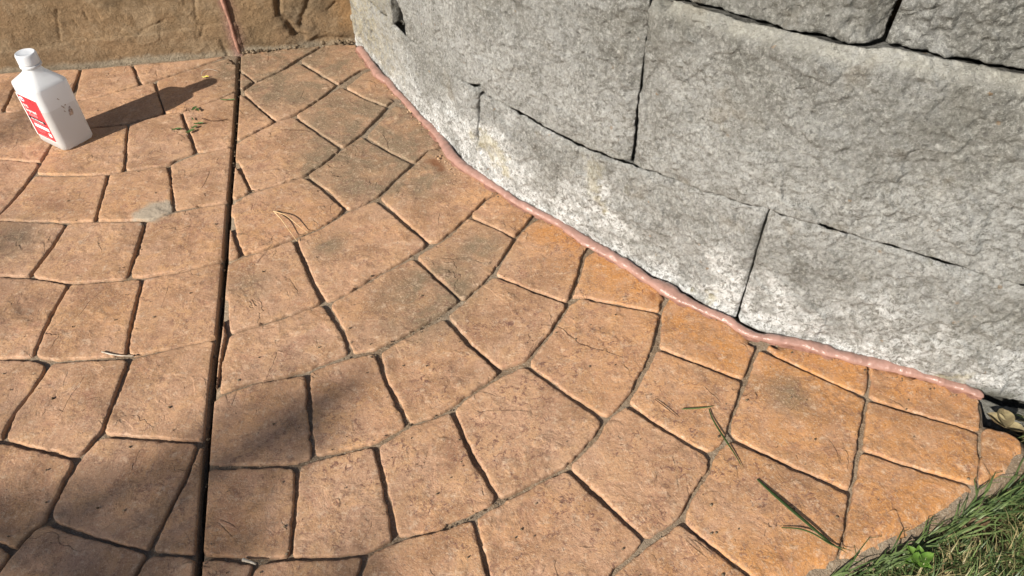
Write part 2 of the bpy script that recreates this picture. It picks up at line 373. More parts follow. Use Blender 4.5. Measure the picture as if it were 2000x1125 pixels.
J1 = jt((929, 326), (936, 180)); J2 = jt((1440, 612), (1500, 411)); J3 = vj(min(J2[0] + .50, Smax), h01, h12)
sA = SH(697, 60)[0]
J0 = vj(sA - .22, h01, h12)
block(1, vj(.02, h01, h12), J0, h01, h12, 9, step=.01)
block(1, J0, J1, h01, h12, 1)
block(1, J1, J2, h01, h12, 2, chL=.004, chR=.007)
block(1, J2, J3, h01, h12, 3, chL=.008, step=.0024)
block(1, J3, vj(Smax, h01, h12), h01, h12, 4, step=.006)
K0 = jt((797, 76), (778, 0), 0); K0b = jt((772, 76), (766, 2), 0)
K1 = jt((1229, 322), (1261, 30), 0)
K2 = vj(K1[0] + .60, h12, h23)
K00 = vj(K0[0] - .45, h12, h23)
block(2, K00, (K0b[0], K0b[1], K0b[2], K0b[3]), h12, h23, 5, step=.004, chR=.004)
block(2, K0, K1, h12, h23, 6, chR=.0161, chL=.006, chB=.002, gapR=.0034)
block(2, K1, K2, h12, h23, 7, chT=.017, chL=.012, chB=.002, step=.0021)
block(2, K2, vj(Smax, h12, h23), h12, h23, 8, step=.006, chT=.015)
block(2, vj(.02, h12, h23), K00, h12, h23, 10, step=.01)
L1 = jt((1722, 94), (1764, 1), -.016)
L1 = (L1[0], L1[1], L1[0] + (L1[2] - L1[0]) * .55, L1[3])
cs = [.02, L1[0] - .92, L1[0] - .46]
ends = [vj(c, h23, h34) for c in cs if c > 0] + [L1, vj(L1[0] + .42, h23, h34), vj(Smax, h23, h34)]
for i, (a, b) in enumerate(zip(ends, ends[1:])):
    near = b is L1 or a is L1
    block(3, a, b, h23, h34, 20 + i, step=.0024 if near else .008, chB=.003, chR=.018, chL=.004, rough=1.7, gapR=.0022 if b is L1 else .001)
cs = list(np.arange(.02, Smax, .45)) + [Smax]
for i, (a, b) in enumerate(zip(cs, cs[1:])):
    block(4, vj(a, h34, h45), vj(b, h34, h45), h34, h45, 40 + i, step=.01, chB=.008, chT=.01, rough=1.5)
hb = lambda s: np.interp(s, [0, 99], [-.20, -.20]); h0t = lambda s: np.interp(s, [0, 99], [-.0065, -.0065])
cs = [.9, 1.36, SH(1900, 770)[0] - .05, SH(1900, 770)[0] + .38, Smax]
for i, (a, b) in enumerate(zip(cs, cs[1:])):
    block(0, vj(a, hb, h0t), vj(b, hb, h0t), hb, h0t, 60 + i, step=.0035 if i == 2 else .012, chT=.012)
# rough core seen through the open joints
ss_ = np.linspace(.02, Smax, 160); hh_ = np.linspace(-.2, float(h45(1.)) - .01, 60)
u, v = np.meshgrid(ss_, hh_, indexing='ij')
core = W(u.ravel(), v.ravel(), -.115 + .003 * fbm(W(u.ravel(), v.ravel(), 0), 60, 2))
mesh('block_core', core - np.array(wl), grid_faces(160, 60), MCORE, wall)

# ---------------------------------------------------------------- patio: base slabs and stamped stones
CJ = [(466, 105), (464, 176), (460, 240), (454, 320), (445, 420), (439, 512), (426, 656), (419, 700), (408, 813), (400, 911), (388, 1078), (385, 1125)]
CJg = np.array([G(*p) for p in CJ]); _e = (CJg[-1] - CJg[0]); _e /= np.linalg.norm(_e)
CJg = np.concatenate([CJg, [CJg[-1] + _e * 1.0]])
EDGE = [(1999, 896), (1981, 927), (1913, 961), (1860, 998), (1777, 1040), (1678, 1089), (1592, 1119)]
EG = np.array([G(*p) for p in EDGE]); _e2 = EG[-1] - EG[2]; _e2 /= np.linalg.norm(_e2); EG = np.concatenate([EG, [EG[-1] + _e2 * .5, EG[-1] + _e2 * 1.2]])
def seg_dist(P, poly, closed=True):
    P = np.asarray(P); q = np.asarray(poly); a = q if closed else q[:-1]; b = np.roll(q, -1, 0) if closed else q[1:]
    best = np.full(len(P), 1e9)
    for x, y in zip(a, b):
        e = y - x; L2 = e @ e + 1e-18; t = np.clip(((P - x) @ e) / L2, 0, 1)
        best = np.minimum(best, np.hypot(*(P - x - t[:, None] * e).T))
    return best
def inside(P, poly):
    r = np.zeros(len(P), bool); q = np.asarray(poly)
    for (x1, y1), (x2, y2) in zip(q, np.roll(q, -1, 0)):
        c = ((y1 > P[:, 1]) != (y2 > P[:, 1])) & (P[:, 0] < (x2 - x1) * (P[:, 1] - y1) / (y2 - y1 + 1e-15) + x1); r ^= c
    return r
def triang(outline, extra):
    n = len(outline); pts = [Vector(p) for p in outline] + [Vector(p) for p in extra]
    r = delaunay_2d_cdt(pts, [(i, (i + 1) % n) for i in range(n)], [], 1, 1e-7)
    return np.array([(p.x, p.y) for p in r[0]]), r[2]
CJ0 = CJg[0]
def cjx(y, o): return np.interp(-y, -CJg[:, 1], CJg[:, 0]) + o

patio = None
def base_slab(name, poly, mat, parent, step=.011):
    out = dense(np.concatenate([poly, poly[:1]]), .012)[:-1]
    lo, hi = out.min(0), out.max(0)
    gx, gy = np.meshgrid(np.arange(lo[0], hi[0], step), np.arange(lo[1], hi[1], step)); g = np.stack([gx.ravel(), gy.ravel()], 1)
    g += rng.uniform(-.002, .002, g.shape)
    g = g[inside(g, out)]; g = g[seg_dist(g, out) > step * .5]
    P, F_ = triang(out, g)
    p3 = np.concatenate([P, np.zeros((len(P), 1))], 1)
    de = seg_dist(P, EG, False)
    z = -.0058 + .0036 * fbm(p3, 20, 3) + .0008 * fbm(p3, 120, 2)
    ed = seg_dist(P, EDGE_OUT, False); z = np.where(ed < .012, np.minimum(z, -.006 - .016 * (1 - sst(ed, 0, .012))), z)
    V = np.concatenate([np.column_stack([P, z])]); n = len(V)
    # skirt
    edges = {}
    for f in F_:
        for a, b in zip(f, list(f[1:]) + [f[0]]):
            edges[(a, b)] = 1
    bd = [(a, b) for a, b in edges if (b, a) not in edges]
    vv = V.tolist(); F2 = [tuple(f) for f in F_]; mp = {}
    for a, b in bd:
        for i in (a, b):
            if i not in mp: mp[i] = len(vv); vv.append([V[i][0], V[i][1], -.09])
        F2.append((a, mp[a], mp[b], b))
    return mesh(name, vv, F2, mat, parent)
_nrm = np.array([-_e2[1], _e2[0]]); 
if _nrm[1] > 0: _nrm = -_nrm
EDGE_OUT = EG + _nrm * .010; EDGE_OUT[0] = G(2010, 905) + np.array([.012, -.004]); EDGE_OUT[1] += (.004, .002)
back_y = 1.8
RA, RB = np.array(G(0, 141)), np.array(G(696, 84)); rd = (RB - RA) / np.linalg.norm(RB - RA)
rA = RA - rd * .9
leftpoly = [(-2.0, -.45)] + [(cjx(y, -.0045), y) for y in (-.45, .0, .355, .5, .7, .9, 1.1, 1.3)] + [(cjx(1.553, -.0045), 1.57)] + [tuple(rA + (-.3, .02))] 
footr = [tuple(p + q * -.01) for p, q in zip(FC, FN)]
i0 = int(np.argmin(np.hypot(*(FC - RB).T))); i1 = int(np.argmin(np.hypot(*(FC - G(1990, 840)).T)))
rightpoly = [(cjx(1.553, .0045), 1.57)] + [(cjx(y, .0045), y) for y in (1.3, 1.1, .9, .7, .5, .355, .0, -.45)] + [tuple(EDGE_OUT[-1])] + [tuple(p) for p in EDGE_OUT[::-1][1:]] + [tuple(G(*p)) for p in ((2004, 866), (1989, 850), (1955, 836), (1924, 829), (1921, 800), (1919, 784))] + [tuple(FC[i] - FN[i] * .01) for i in range(int(np.argmin(np.hypot(*(FC - G(1920, 775)).T))) - 4, i0, -8)]
patio = base_slab('patio', np.array(rightpoly), MG, None); patio['kind'] = 'structure'
base_slab('slab_section', np.array(leftpoly), MG, patio, .012)
# dirt at the bottom of the control joint
ys = np.linspace(1.55, -.45, 160); V = []
for y in ys:
    for o_ in (-.006, 0, .006): V.append((cjx(y, o_), y, -.022 + .004 * math.sin(y * 60) + rng.uniform(-.003, .003)))
mesh('joint_dirt', V, grid_faces(160, 3), MSOIL, patio)

ST = [ # stone outlines in photo pixels, traced on the ground plane; second value: (rust, grey, spots)
 # left of the control joint
 ([(-60, 146), (60, 138), (26, 174), (6, 216), (-60, 224)], 0), ([(60, 138), (157, 134), (142, 178), (110, 196), (30, 216), (6, 218), (26, 176)], 0),
 ([(157, 134), (258, 126), (273, 165), (200, 186), (144, 197)], 0), ([(259, 126), (350, 118), (444, 108), (412, 120), (340, 144), (275, 164)], 0),
 ([(146, 197), (200, 187), (302, 158), (308, 180), (320, 220), (240, 242), (150, 252), (120, 258), (130, 225)], 0),
 ([(303, 158), (340, 146), (412, 122), (446, 112), (466, 132), (464, 176), (428, 192), (352, 218), (321, 221), (310, 185)], 0),
 ([(-60, 226), (0, 219), (28, 218), (112, 198), (144, 198), (118, 258), (96, 290), (80, 317), (0, 310), (-60, 306)], 0),
 ([(97, 290), (118, 259), (150, 253), (249, 242), (246, 290), (243, 332), (208, 339), (160, 342), (68, 340), (80, 318)], 0),
 ([(250, 242), (320, 222), (353, 219), (366, 255), (383, 298), (350, 308), (328, 321), (244, 332)], 0),
 ([(354, 218), (428, 193), (464, 177), (460, 240), (456, 285), (384, 299), (368, 256)], 0),
 ([(-60, 306), (0, 310), (78, 317), (64, 342), (36, 376), (0, 418), (-30, 440), (-110, 430)], 0),
 ([(-30, 429), (0, 419), (38, 376), (66, 342), (160, 343), (211, 339), (200, 380), (185, 431), (136, 434), (0, 429)], 0),
 ([(212, 339), (246, 333), (328, 322), (334, 350), (339, 414), (290, 430), (224, 430), (186, 431), (202, 380)], 0),
 ([(330, 321), (384, 300), (455, 286), (450, 350), (444, 394), (400, 401), (346, 410), (340, 412), (334, 360)], 0),
 ([(-120, 430), (0, 429), (131, 435), (112, 465), (88, 500), (55, 540), (0, 538), (-100, 530)], 0),
 ([(133, 435), (190, 432), (284, 431), (272, 470), (262, 500), (249, 542), (192, 548), (136, 552), (57, 540), (90, 500), (114, 465)], 0),
 ([(286, 431), (348, 411), (444, 394), (440, 460), (437, 508), (368, 526), (288, 541), (251, 543), (264, 500), (275, 470)], 0),
 ([(-100, 532), (0, 539), (56, 541), (136, 553), (110, 595), (84, 645), (64, 698), (0, 700), (-160, 700)], 0),
 ([(138, 553), (192, 549), (277, 543), (266, 590), (252, 650), (247, 692), (180, 699), (104, 704), (66, 698), (86, 645), (112, 595)], 0),
 ([(279, 543), (368, 527), (437, 509), (428, 590), (421, 660), (340, 678), (258, 697), (248, 690), (254, 650), (268, 590)], 0),
 ([(-160, 702), (0, 701), (72, 703), (95, 713), (60, 765), (22, 815), (2, 860), (-60, 850), (-220, 850)], 0),
 ([(97, 711), (104, 706), (180, 701), (253, 699), (236, 745), (196, 846), (174, 870), (151, 894), (110, 886), (76, 876), (5, 860), (26, 812), (60, 768)], 0),
 ([(256, 699), (340, 679), (421, 662), (412, 760), (405, 850), (392, 866), (389, 862), (280, 854), (198, 848), (238, 745)], 0),
 ([(-230, 852), (-60, 852), (2, 862), (76, 877), (148, 896), (120, 950), (93, 1005), (90, 1021), (68, 1030), (28, 1076), (0, 1062), (-80, 1030), (-290, 1010)], 0),
 ([(153, 896), (196, 850), (280, 856), (388, 864), (376, 900), (352, 955), (326, 1005), (302, 1053), (290, 1078), (190, 1050), (96, 1021), (95, 1004), (122, 952)], 0),
 ([(390, 868), (404, 856), (400, 911), (392, 1000), (386, 1086), (340, 1084), (292, 1079), (304, 1054), (328, 1005), (354, 955), (378, 900)], 0),
 ([(-300, 1012), (-80, 1032), (0, 1064), (24, 1079), (0, 1110), (-70, 1200), (-400, 1200)], 0),
 ([(26, 1079), (68, 1031), (92, 1022), (190, 1052), (289, 1080), (262, 1125), (225, 1200), (-66, 1200), (0, 1112)], 0),
 ([(291, 1081), (386, 1088), (384, 1130), (380, 1200), (230, 1200), (264, 1125)], 0),
 # right of the control joint
 ([(472, 103), (532, 96), (580, 92), (640, 82), (580, 116), (548, 138), (498, 160), (472, 138)], 1), ([(470, 140), (496, 160), (470, 174)], 1),
 ([(584, 118), (640, 84), (696, 86), (714, 130), (660, 165), (622, 142)], 1),
 ([(472, 178), (498, 161), (548, 139), (582, 120), (620, 143), (659, 166), (616, 198), (572, 224), (538, 236), (504, 208)], 1),
 ([(468, 180), (504, 209), (536, 237), (500, 256), (463, 274)], 1),
 ([(716, 136), (732, 152), (764, 196), (756, 207), (716, 192), (674, 171)], 1),
 ([(664, 168), (674, 173), (716, 194), (757, 209), (732, 234), (704, 263), (670, 289), (620, 258), (574, 226), (616, 200)], 1),
 ([(466, 275), (504, 257), (538, 238), (571, 227), (618, 258), (665, 290), (632, 318), (595, 341), (540, 360), (491, 373), (478, 345), (462, 312), (459, 300)], 1),
 ([(458, 318), (476, 348), (489, 374), (455, 390)], 1),
 ([(768, 206), (800, 228), (850, 272), (848, 284), (808, 317), (762, 296), (714, 267)], 1),
 ([(704, 266), (712, 269), (762, 298), (807, 319), (770, 352), (739, 384), (708, 400), (678, 409), (640, 372), (598, 341), (634, 318), (668, 291)], 1),
 ([(455, 394), (491, 376), (540, 361), (594, 344), (638, 376), (676, 410), (632, 440), (580, 461), (522, 484), (473, 497), (462, 470), (456, 440), (453, 412)], 1),
 ([(449, 425), (454, 450), (460, 472), (470, 499), (442, 508)], 0),
 ([(852, 276), (868, 290), (890, 322), (924, 346), (958, 376), (904, 432), (858, 472), (839, 474), (790, 432), (740, 387), (772, 353), (810, 320)], 1),
 ([(734, 390), (786, 434), (836, 476), (804, 500), (744, 533), (700, 560), (648, 586), (634, 588), (610, 545), (592, 500), (578, 466), (632, 443), (678, 413), (708, 401)], 0),
 ([(445, 513), (473, 500), (522, 486), (572, 467), (588, 500), (606, 545), (630, 590), (582, 608), (532, 624), (448, 651), (444, 620), (442, 560)], 0),
 ([(960, 379), (998, 404), (1036, 427), (1006, 462), (960, 440), (918, 420)], 0),
 ([(914, 423), (960, 442), (1005, 464), (984, 500), (960, 534), (934, 562), (903, 586), (856, 544), (810, 502), (860, 473), (888, 450)], 0),
 ([(806, 503), (854, 546), (900, 585), (868, 611), (800, 648), (732, 683), (688, 690), (668, 640), (643, 594), (649, 588), (700, 562), (744, 535)], 0),
 ([(447, 655), (532, 627), (582, 610), (630, 592), (664, 642), (685, 690), (640, 706), (600, 722), (545, 736), (492, 746), (426, 770), (432, 710)], 0),
 ([(438, 600), (443, 650), (436, 690), (424, 768), (416, 764), (424, 700)], 0),
 ([(1040, 430), (1090, 456), (1139, 489), (1130, 535), (1110, 590), (1040, 566), (966, 534), (986, 502), (1008, 464)], 0),
 ([(963, 537), (1040, 568), (1108, 593), (1070, 654), (1027, 706), (1000, 712), (980, 724), (928, 678), (872, 616), (906, 588), (936, 562)], 0),
 ([(868, 620), (924, 680), (978, 728), (932, 759), (880, 797), (838, 818), (801, 829), (776, 780), (756, 745), (738, 688), (768, 670), (800, 653)], 0),
 ([(601, 727), (640, 710), (688, 695), (734, 688), (752, 745), (772, 782), (797, 831), (732, 865), (690, 876), (614, 893), (608, 820)], 0),
 ([(422, 775), (492, 750), (545, 740), (598, 728), (605, 820), (612, 894), (584, 906), (530, 908), (476, 911), (404, 910), (412, 840)], 0),
 ([(1142, 492), (1200, 528), (1252, 556), (1295, 582), (1291, 609), (1210, 594), (1131, 577), (1114, 582), (1132, 540)], 0),
 ([(1112, 595), (1130, 581), (1210, 597), (1290, 612), (1280, 667), (1259, 720), (1225, 782), (1183, 815), (1105, 766), (1029, 709), (1072, 655)], 0),
 ([(1026, 713), (1104, 768), (1180, 821), (1163, 852), (1107, 909), (1050, 939), (976, 976), (926, 890), (882, 799), (932, 761), (985, 729)], 0),
 ([(735, 871), (800, 833), (880, 802), (922, 890), (973, 978), (927, 1006), (860, 1033), (773, 1053), (756, 960)], 0),
 ([(583, 909), (615, 897), (731, 869), (752, 960), (770, 1054), (717, 1079), (640, 1088), (568, 1090), (576, 1000)], 0),
 ([(400, 913), (476, 912), (580, 909), (573, 1000), (566, 1089), (490, 1092), (390, 1086), (394, 1000)], 0),
 ([(1299, 585), (1380, 618), (1440, 650), (1478, 678), (1468, 705), (1454, 742), (1370, 712), (1285, 678), (1291, 612)], 0),
 ([(1283, 680), (1370, 714), (1452, 745), (1438, 790), (1421, 834), (1422, 853), (1388, 887), (1300, 838), (1226, 785), (1261, 722), (1280, 682)], 0),
 ([(1222, 790), (1300, 841), (1387, 891), (1383, 922), (1357, 956), (1327, 1012), (1266, 1057), (1185, 982), (1109, 912), (1165, 855), (1185, 818)], 0),
 ([(1105, 915), (1182, 985), (1262, 1059), (1200, 1113), (1150, 1200), (970, 1200), (957, 1125), (940, 1060), (926, 1009), (980, 979), (1050, 942)], 0),
 ([(923, 1011), (937, 1060), (953, 1125), (966, 1200), (680, 1200), (704, 1125), (718, 1082), (773, 1056), (860, 1035)], 0),
 ([(503, 1097), (568, 1092), (640, 1091), (713, 1083), (700, 1125), (676, 1200), (470, 1200), (489, 1125)], 0),
 ([(390, 1089), (470, 1095), (500, 1098), (485, 1125), (464, 1200), (385, 1200), (387, 1125)], 0),
 ([(1488, 679), (1560, 688), (1640, 706), (1704, 721), (1693, 774), (1620, 744), (1550, 710)], 0),
 ([(1480, 681), (1550, 713), (1620, 746), (1692, 777), (1684, 830), (1675, 881), (1663, 960), (1540, 908), (1427, 851), (1423, 836), (1456, 747), (1470, 706)], 0),
 ([(1425, 856), (1540, 911), (1661, 964), (1652, 1015), (1641, 1063), (1634, 1104), (1592, 1119), (1500, 1151), (1330, 1016), (1357, 958), (1384, 924), (1391, 893)], 0),
 ([(1327, 1017), (1400, 1075), (1463, 1125), (1492, 1153), (1400, 1186), (1155, 1200), (1203, 1114), (1267, 1060)], 0),
 ([(1707, 722), (1800, 740), (1870, 756), (1919, 778), (1916, 842), (1810, 812), (1695, 777)], 0),
 ([(1694, 781), (1810, 815), (1915, 845), (1913, 896), (1911, 950), (1890, 942), (1790, 914), (1683, 876)], 0),
 ([(1681, 880), (1790, 917), (1890, 945), (1913, 953), (1908, 962), (1860, 998), (1777, 1040), (1678, 1089), (1637, 1104), (1644, 1066), (1655, 1015), (1665, 963)], 0),
 ([(1918, 831), (1955, 838), (1988, 851), (2001, 870), (1999, 896), (1981, 927), (1913, 961), (1914, 896)], 0),
]
# thin worn joints: pairs of pixel points; stones keep close together along them
THIN = [((1488, 679), (1692, 775)), ((1695, 779), (1915, 843)), ((1683, 877), (1895, 943)), ((1131, 578), (1290, 611)), ((964, 535), (1109, 593)),
        ((916, 421), (1006, 463)), ((674, 172), (757, 208)), ((447, 652), (532, 626)), ((432, 770), (560, 736)), ((1913, 900), (1911, 955)), ((1641, 1066), (1660, 1000)),
        ((472, 138), (498, 160)), ((800, 1050), (860, 1035)), ((612, 830), (614, 893)), ((352, 218), (412, 200)), ((606, 608), (648, 588)), ((250, 656), (246, 690))]
TH = [(G(*a), G(*b)) for a, b in THIN]
WET = [(*G(850, 318), .016), (*G(862, 330), .010), (*G(1250, 527), .012), (*G(1236, 522), .009), (*G(1272, 578), .006)]
MORT = [(*G(300, 412), .032), (*G(322, 404), .022), (*G(275, 418), .018)]
GREY = [(540, 125, .11), (640, 130, .10), (560, 175, .07), (690, 225, .10), (700, 320, .09), (640, 320, .05), (800, 255, .10), (745, 330, .08), (820, 600, .07), (870, 545, .05), (640, 250, .05), (830, 350, .05), (500, 130, .1), (940, 480, .04), (1540, 770, .03), (640, 480, .03), (490, 560, .03), (20, 470, .05)]
GG = [(*G(a, b), r) for a, b, r in GREY]
SPOT = [(*G(a, b), r) for a, b, r in [(1060, 620, .1), (1020, 820, .12), (1130, 560, .07), (1120, 1000, .12), (900, 720, .07), (690, 960, .1), (1060, 700, .08), (850, 960, .08), (1250, 900, .1), (1500, 900, .08)]]
SBEAD0, SBEAD1 = SH(697, 78)[0] + .005, SH(1920, 765)[0] - .003
def paving(poly, idx, world=False, step=.0085):
    g0 = np.array(poly) if world else np.array([G(*p) for p in poly])
    if np.sum(g0[:, 0] * np.roll(g0[:, 1], -1) - np.roll(g0[:, 0], -1) * g0[:, 1]) < 0: g0 = g0[::-1]
    out = dense(np.concatenate([g0, g0[:1]]), .0035)[:-1]; n = len(out)
    k = np.arange(-5, 6); wt = np.exp(-k ** 2 / (2 * 1.7 ** 2)); wt /= wt.sum()
    out = sum(np.roll(out, j, 0) * w_ for j, w_ in zip(k, wt))
    tg = np.roll(out, -2, 0) - np.roll(out, 2, 0); tg /= np.linalg.norm(tg, axis=1)[:, None] + 1e-12
    nin = np.stack([-tg[:, 1], tg[:, 0]], 1)
    p3 = np.column_stack([out, np.zeros(n)])
    w0 = .0012 + .0012 * fbm(p3 + idx * .37, 14, 2)
    for a, b in TH: w0 = w0 * (1 - .72 * (1 - sst(seg_dist(out, np.array([a, b]), False), .004, .012)))
    de_ = seg_dist(out, EG, False); w0 = w0 * (.25 + .75 * sst(de_, .01, .045)); w0 = np.where(de_ < .012, 0.0, w0)
    if not world:      # stones run on under the sealant bead and up to the step
        fd, fs = foot_dist(out); m_ = (fd < .040) & (fs > SBEAD0) & (fs < SBEAD1)
        k_ = sst(fd, .040, .026); tgt = W(fs, 0, .004)[:, :2]; out = np.where(m_[:, None], out * (1 - k_[:, None]) + tgt * k_[:, None], out)
        w0 = np.where(m_, w0 * (1 - k_), w0)
    near_cj = seg_dist(out, CJg, False) < .008
    wob = .0018 * fbm(p3 * [1, 1, 0] + idx * 1.7, 55, 3, .6) + .0013 * fbm(p3 + idx, 200, 2) + .006 * np.clip(fbm(p3 + idx * 2.2, 60, 2) - .45, 0, 1)
    wob = np.where(near_cj, wob * .3, wob)
    wob = wob * (.15 + .85 * sst(de_, .004, .02))
    out = out + nin * (w0 + wob)[:, None]
    if near_cj.any():   # saw-cut edge: keep it straight
        sx = np.sign(out[:, 0].mean() - np.interp(-out[:, 1].mean(), -CJg[:, 1], CJg[:, 0]))
        cx = np.array([cjx(y, sx * .0042) for y in out[:, 1]])
        out[:, 0] = np.where(near_cj & (out[:, 1] < 1.545), cx, out[:, 0])
    # rings just inside the arris
    pts = []
    for o_ in (.0011, .0026, .0048, .008):
        rg = out + nin * o_
        d = seg_dist(rg, out); pts.append(rg[inside(rg, out) & (d > o_ * .8)][:: (1 if o_ < .004 else 2)])
    lo, hi = out.min(0), out.max(0)
    gx, gy = np.meshgrid(np.arange(lo[0], hi[0], step), np.arange(lo[1], hi[1], step)); g = np.stack([gx.ravel(), gy.ravel()], 1)
    g += rng.uniform(-.001, .001, g.shape); g = g[inside(g, out)]
    if len(g): g = g[seg_dist(g, out) > .011]
    P, F_ = triang(out, np.concatenate(pts + [g]))
    d = seg_dist(P, out); p3 = np.column_stack([P, np.zeros(len(P))])
    br = 1 + .35 * fbm(p3 + idx, 40, 2)
    z = np.interp(d / br, [0, .0005, .0011, .0020, .004, .02], [-.0105, -.0022, -.0008, -.0003, -.0001, .0])
    de = seg_dist(P, EG, False); z = z - .010 * (1 - sst(de, .0, .022)) ** 2
    tilt = rng.uniform(-.006, .006, 2); c = P.mean(0)
    z = z + sst(d, 0, .02) * (.0011 * fbm(p3 + idx * .9, 16, 3) + .0004 * fbm(p3, 70, 2)) + np.clip((P - c) @ tilt, -.0008, .0008)
    fd, fs = foot_dist(P); s0 = SH(1040, 380)[0]
    rn = fbm(p3, 12, 3)
    rust = sst(fs, s0 - .02, s0 + .05) * sst(fd + .03 * rn, .13, .02) * .95 + sst(fs, s0 + .22, s0 + .5) * sst(fd + .05 * rn, .34, .05) * .55 + .65 * sst(de + .02 * rn, .10, .01) + .2 * sst(rn, .1, .5) + .22 * sst(P[:, 0] + .1 * rn, .0, .3)
    rust = rust + .45 * sst(fd + .03 * rn, .09, .01) * (1 - sst(fs, s0 - .02, s0 + .05)) * sst(rn, -.3, .3)
    gr = sum(np.exp(-((P[:, 0] - a) ** 2 + (P[:, 1] - b) ** 2) / (r * r)) for a, b, r in GG)
    gr = gr * .8; sp_ = sum(np.exp(-((P[:, 0] - a) ** 2 + (P[:, 1] - b) ** 2) / (r * r)) for a, b, r in SPOT)
    blob = lambda L: np.clip(sum(sst(np.hypot(P[:, 0] - a, P[:, 1] - b) * (1 + .5 * fbm(p3 + 3, 90, 3)), r, r * .6) for a, b, r in L), 0, 1)
    at = {'rust': np.clip(rust, 0, 1), 'grey': np.clip(gr * 1.35, 0, 1), 'spots': np.clip(sp_, 0, 1), 'edge': np.exp(-((d - .006) / .005) ** 2) * .7 * (1 - np.clip(gr, 0, 1)),
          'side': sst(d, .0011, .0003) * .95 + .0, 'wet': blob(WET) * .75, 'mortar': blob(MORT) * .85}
    V = np.column_stack([P - c, z])
    return mesh('paving_stone', V, F_, MP, patio, (c[0], c[1], 0), attrs=at)
for i, (poly, _g) in enumerate(ST): paving(poly, i)
# a few more stones just outside the photograph's frame
yb = G(0, 1200)[1]; k = 0
for r_ in range(3):
    y1 = yb - .004 - r_ * .125; y0 = y1 - .123; x = -1.55 + .05 * r_
    while x < .22:
        x1 = x + rng.uniform(.105, .15); xm = .5 * (x + x1)
        cjm = cjx(.5 * (y0 + y1), 0)
        if x < cjm < x1: x1 = cjm if cjm - x > .04 else x1
        lim = EG[-3][0] + (y0 - EG[-3][1]) * _e2[0] / _e2[1]
        if x1 > lim - .01: break
        paving([(x, y0), (x1, y0), (x1, y1), (x, y1)], 200 + k, True, .02); x = x1; k += 1

# ---------------------------------------------------------------- step at the upper left
step_o = empty('concrete_step', (float(RA[0]), float(RA[1]), 0))
tag(step_o, 'low brown step with a rough stone textured face behind the patio', 'step')
def on_riser(u, v):                      # pixel -> (t along riser from RA, height)
    r = ray(u, v); nn = np.array([rd[1], -rd[0]]); t = (RA @ nn) / (r[:2] @ nn); p = r[:2] * t
    return (p - RA) @ rd, H + t * r[2]
Lr = np.linalg.norm(RB - RA) + .05; HR = .185
tt = np.concatenate([np.linspace(-.95, -.03, 90), np.arange(-.027, Lr, .003)]); hv = np.linspace(-.012, HR, 74)
u, v = np.meshgrid(tt, hv, indexing='ij'); u = u.ravel(); v = v.ravel()
P0 = np.column_stack([RA[0] + rd[0] * u, RA[1] + rd[1] * u, v])
nrm = np.array([rd[1], -rd[0], 0])
def poly_d(pl):
    q = np.array([on_riser(*p) for p in pl]); return seg_dist(np.column_stack([u, v]), q, False), q
ledge = [(-150, 118), (0, 101), (66, 93), (108, 88), (132, 82), (146, 74), (190, 75), (296, 64), (380, 53), (440, 44)]
ql = np.array([on_riser(*p) for p in ledge]); hl = np.interp(u, ql[:, 0], ql[:, 1]) + .0015 * fbm(P0, 80, 2)
band = sst(hl - v, 0, .002) * (u < ql[-1, 0] + .02)
d = .0016 * fbm(P0, 12, 3) + .0011 * fbm(P0, 50, 3) + .0008 * fbm(P0, 160, 2) + .0035 * band
ter = fbm(P0 + 5, 10, 3); d = d + .0016 * sst(ter, .02, .05) + .0012 * sst(fbm(P0 + 11, 14, 3), .1, .12)
for pl, dep, wd in [([(541, -20), (543, 12), (544, 30), (560, 42), (570, 56), (577, 68), (592, 72)], .012, .006), ([(111, 20), (114, 50), (117, 78)], .003, .0025), ([(398, 50), (392, 72)], .003, .003),
                    ([(379, -5), (381, 18), (383, 38)], .003, .0025), ([(432, 80), (446, 108)], .004, .004), ([(164, 25), (172, 38)], .003, .002), ([(608, -10), (592, 30), (588, 50)], .006, .006), ([(640, 20), (655, 5)], .003, .003),
                    ([(145, 42), (152, 52)], .003, .002), ([(268, 72), (276, 60), (300, 48), (320, 40)], .002, .002), ([(600, 82), (640, 74), (680, 76)], .005, .006)]:
    dd, _q = poly_d(pl); d = d - dep * np.exp(-(dd / wd) ** 2)
cu, cv = on_riser(585, 50); rock = np.exp(-(((u - cu) / .05) ** 2 + ((v - cv) / .06) ** 2))
d = d + rock * (.0042 * fbm(P0, 42, 4, .6) + .004 * fbm(P0, 110, 2) - .002)
cp, _q = poly_d([(425, -30), (435, 0), (450, 45), (468, 103)])
pink = np.exp(-(cp / (.014 + .006 * fbm(P0, 40, 2))) ** 2) * .95
ou, ov = on_riser(672, 25); orange = .6 * np.exp(-(((u - ou) / .035) ** 2 + ((v - ov) / .10) ** 2))
ou2, ov2 = on_riser(640, 55); orange = orange + .35 * np.exp(-(((u - ou2) / .04) ** 2 + ((v - ov2) / .03) ** 2))
dark = .55 * rock * sst(fbm(P0, 30, 3), -.3, .3) + .25 * sst(fbm(P0 + 2, 7, 2), .1, .5)
gu, gv = on_riser(680, 70); dark = dark + .5 * np.exp(-(((u - gu) / .03) ** 2 + ((v - gv) / .02) ** 2))
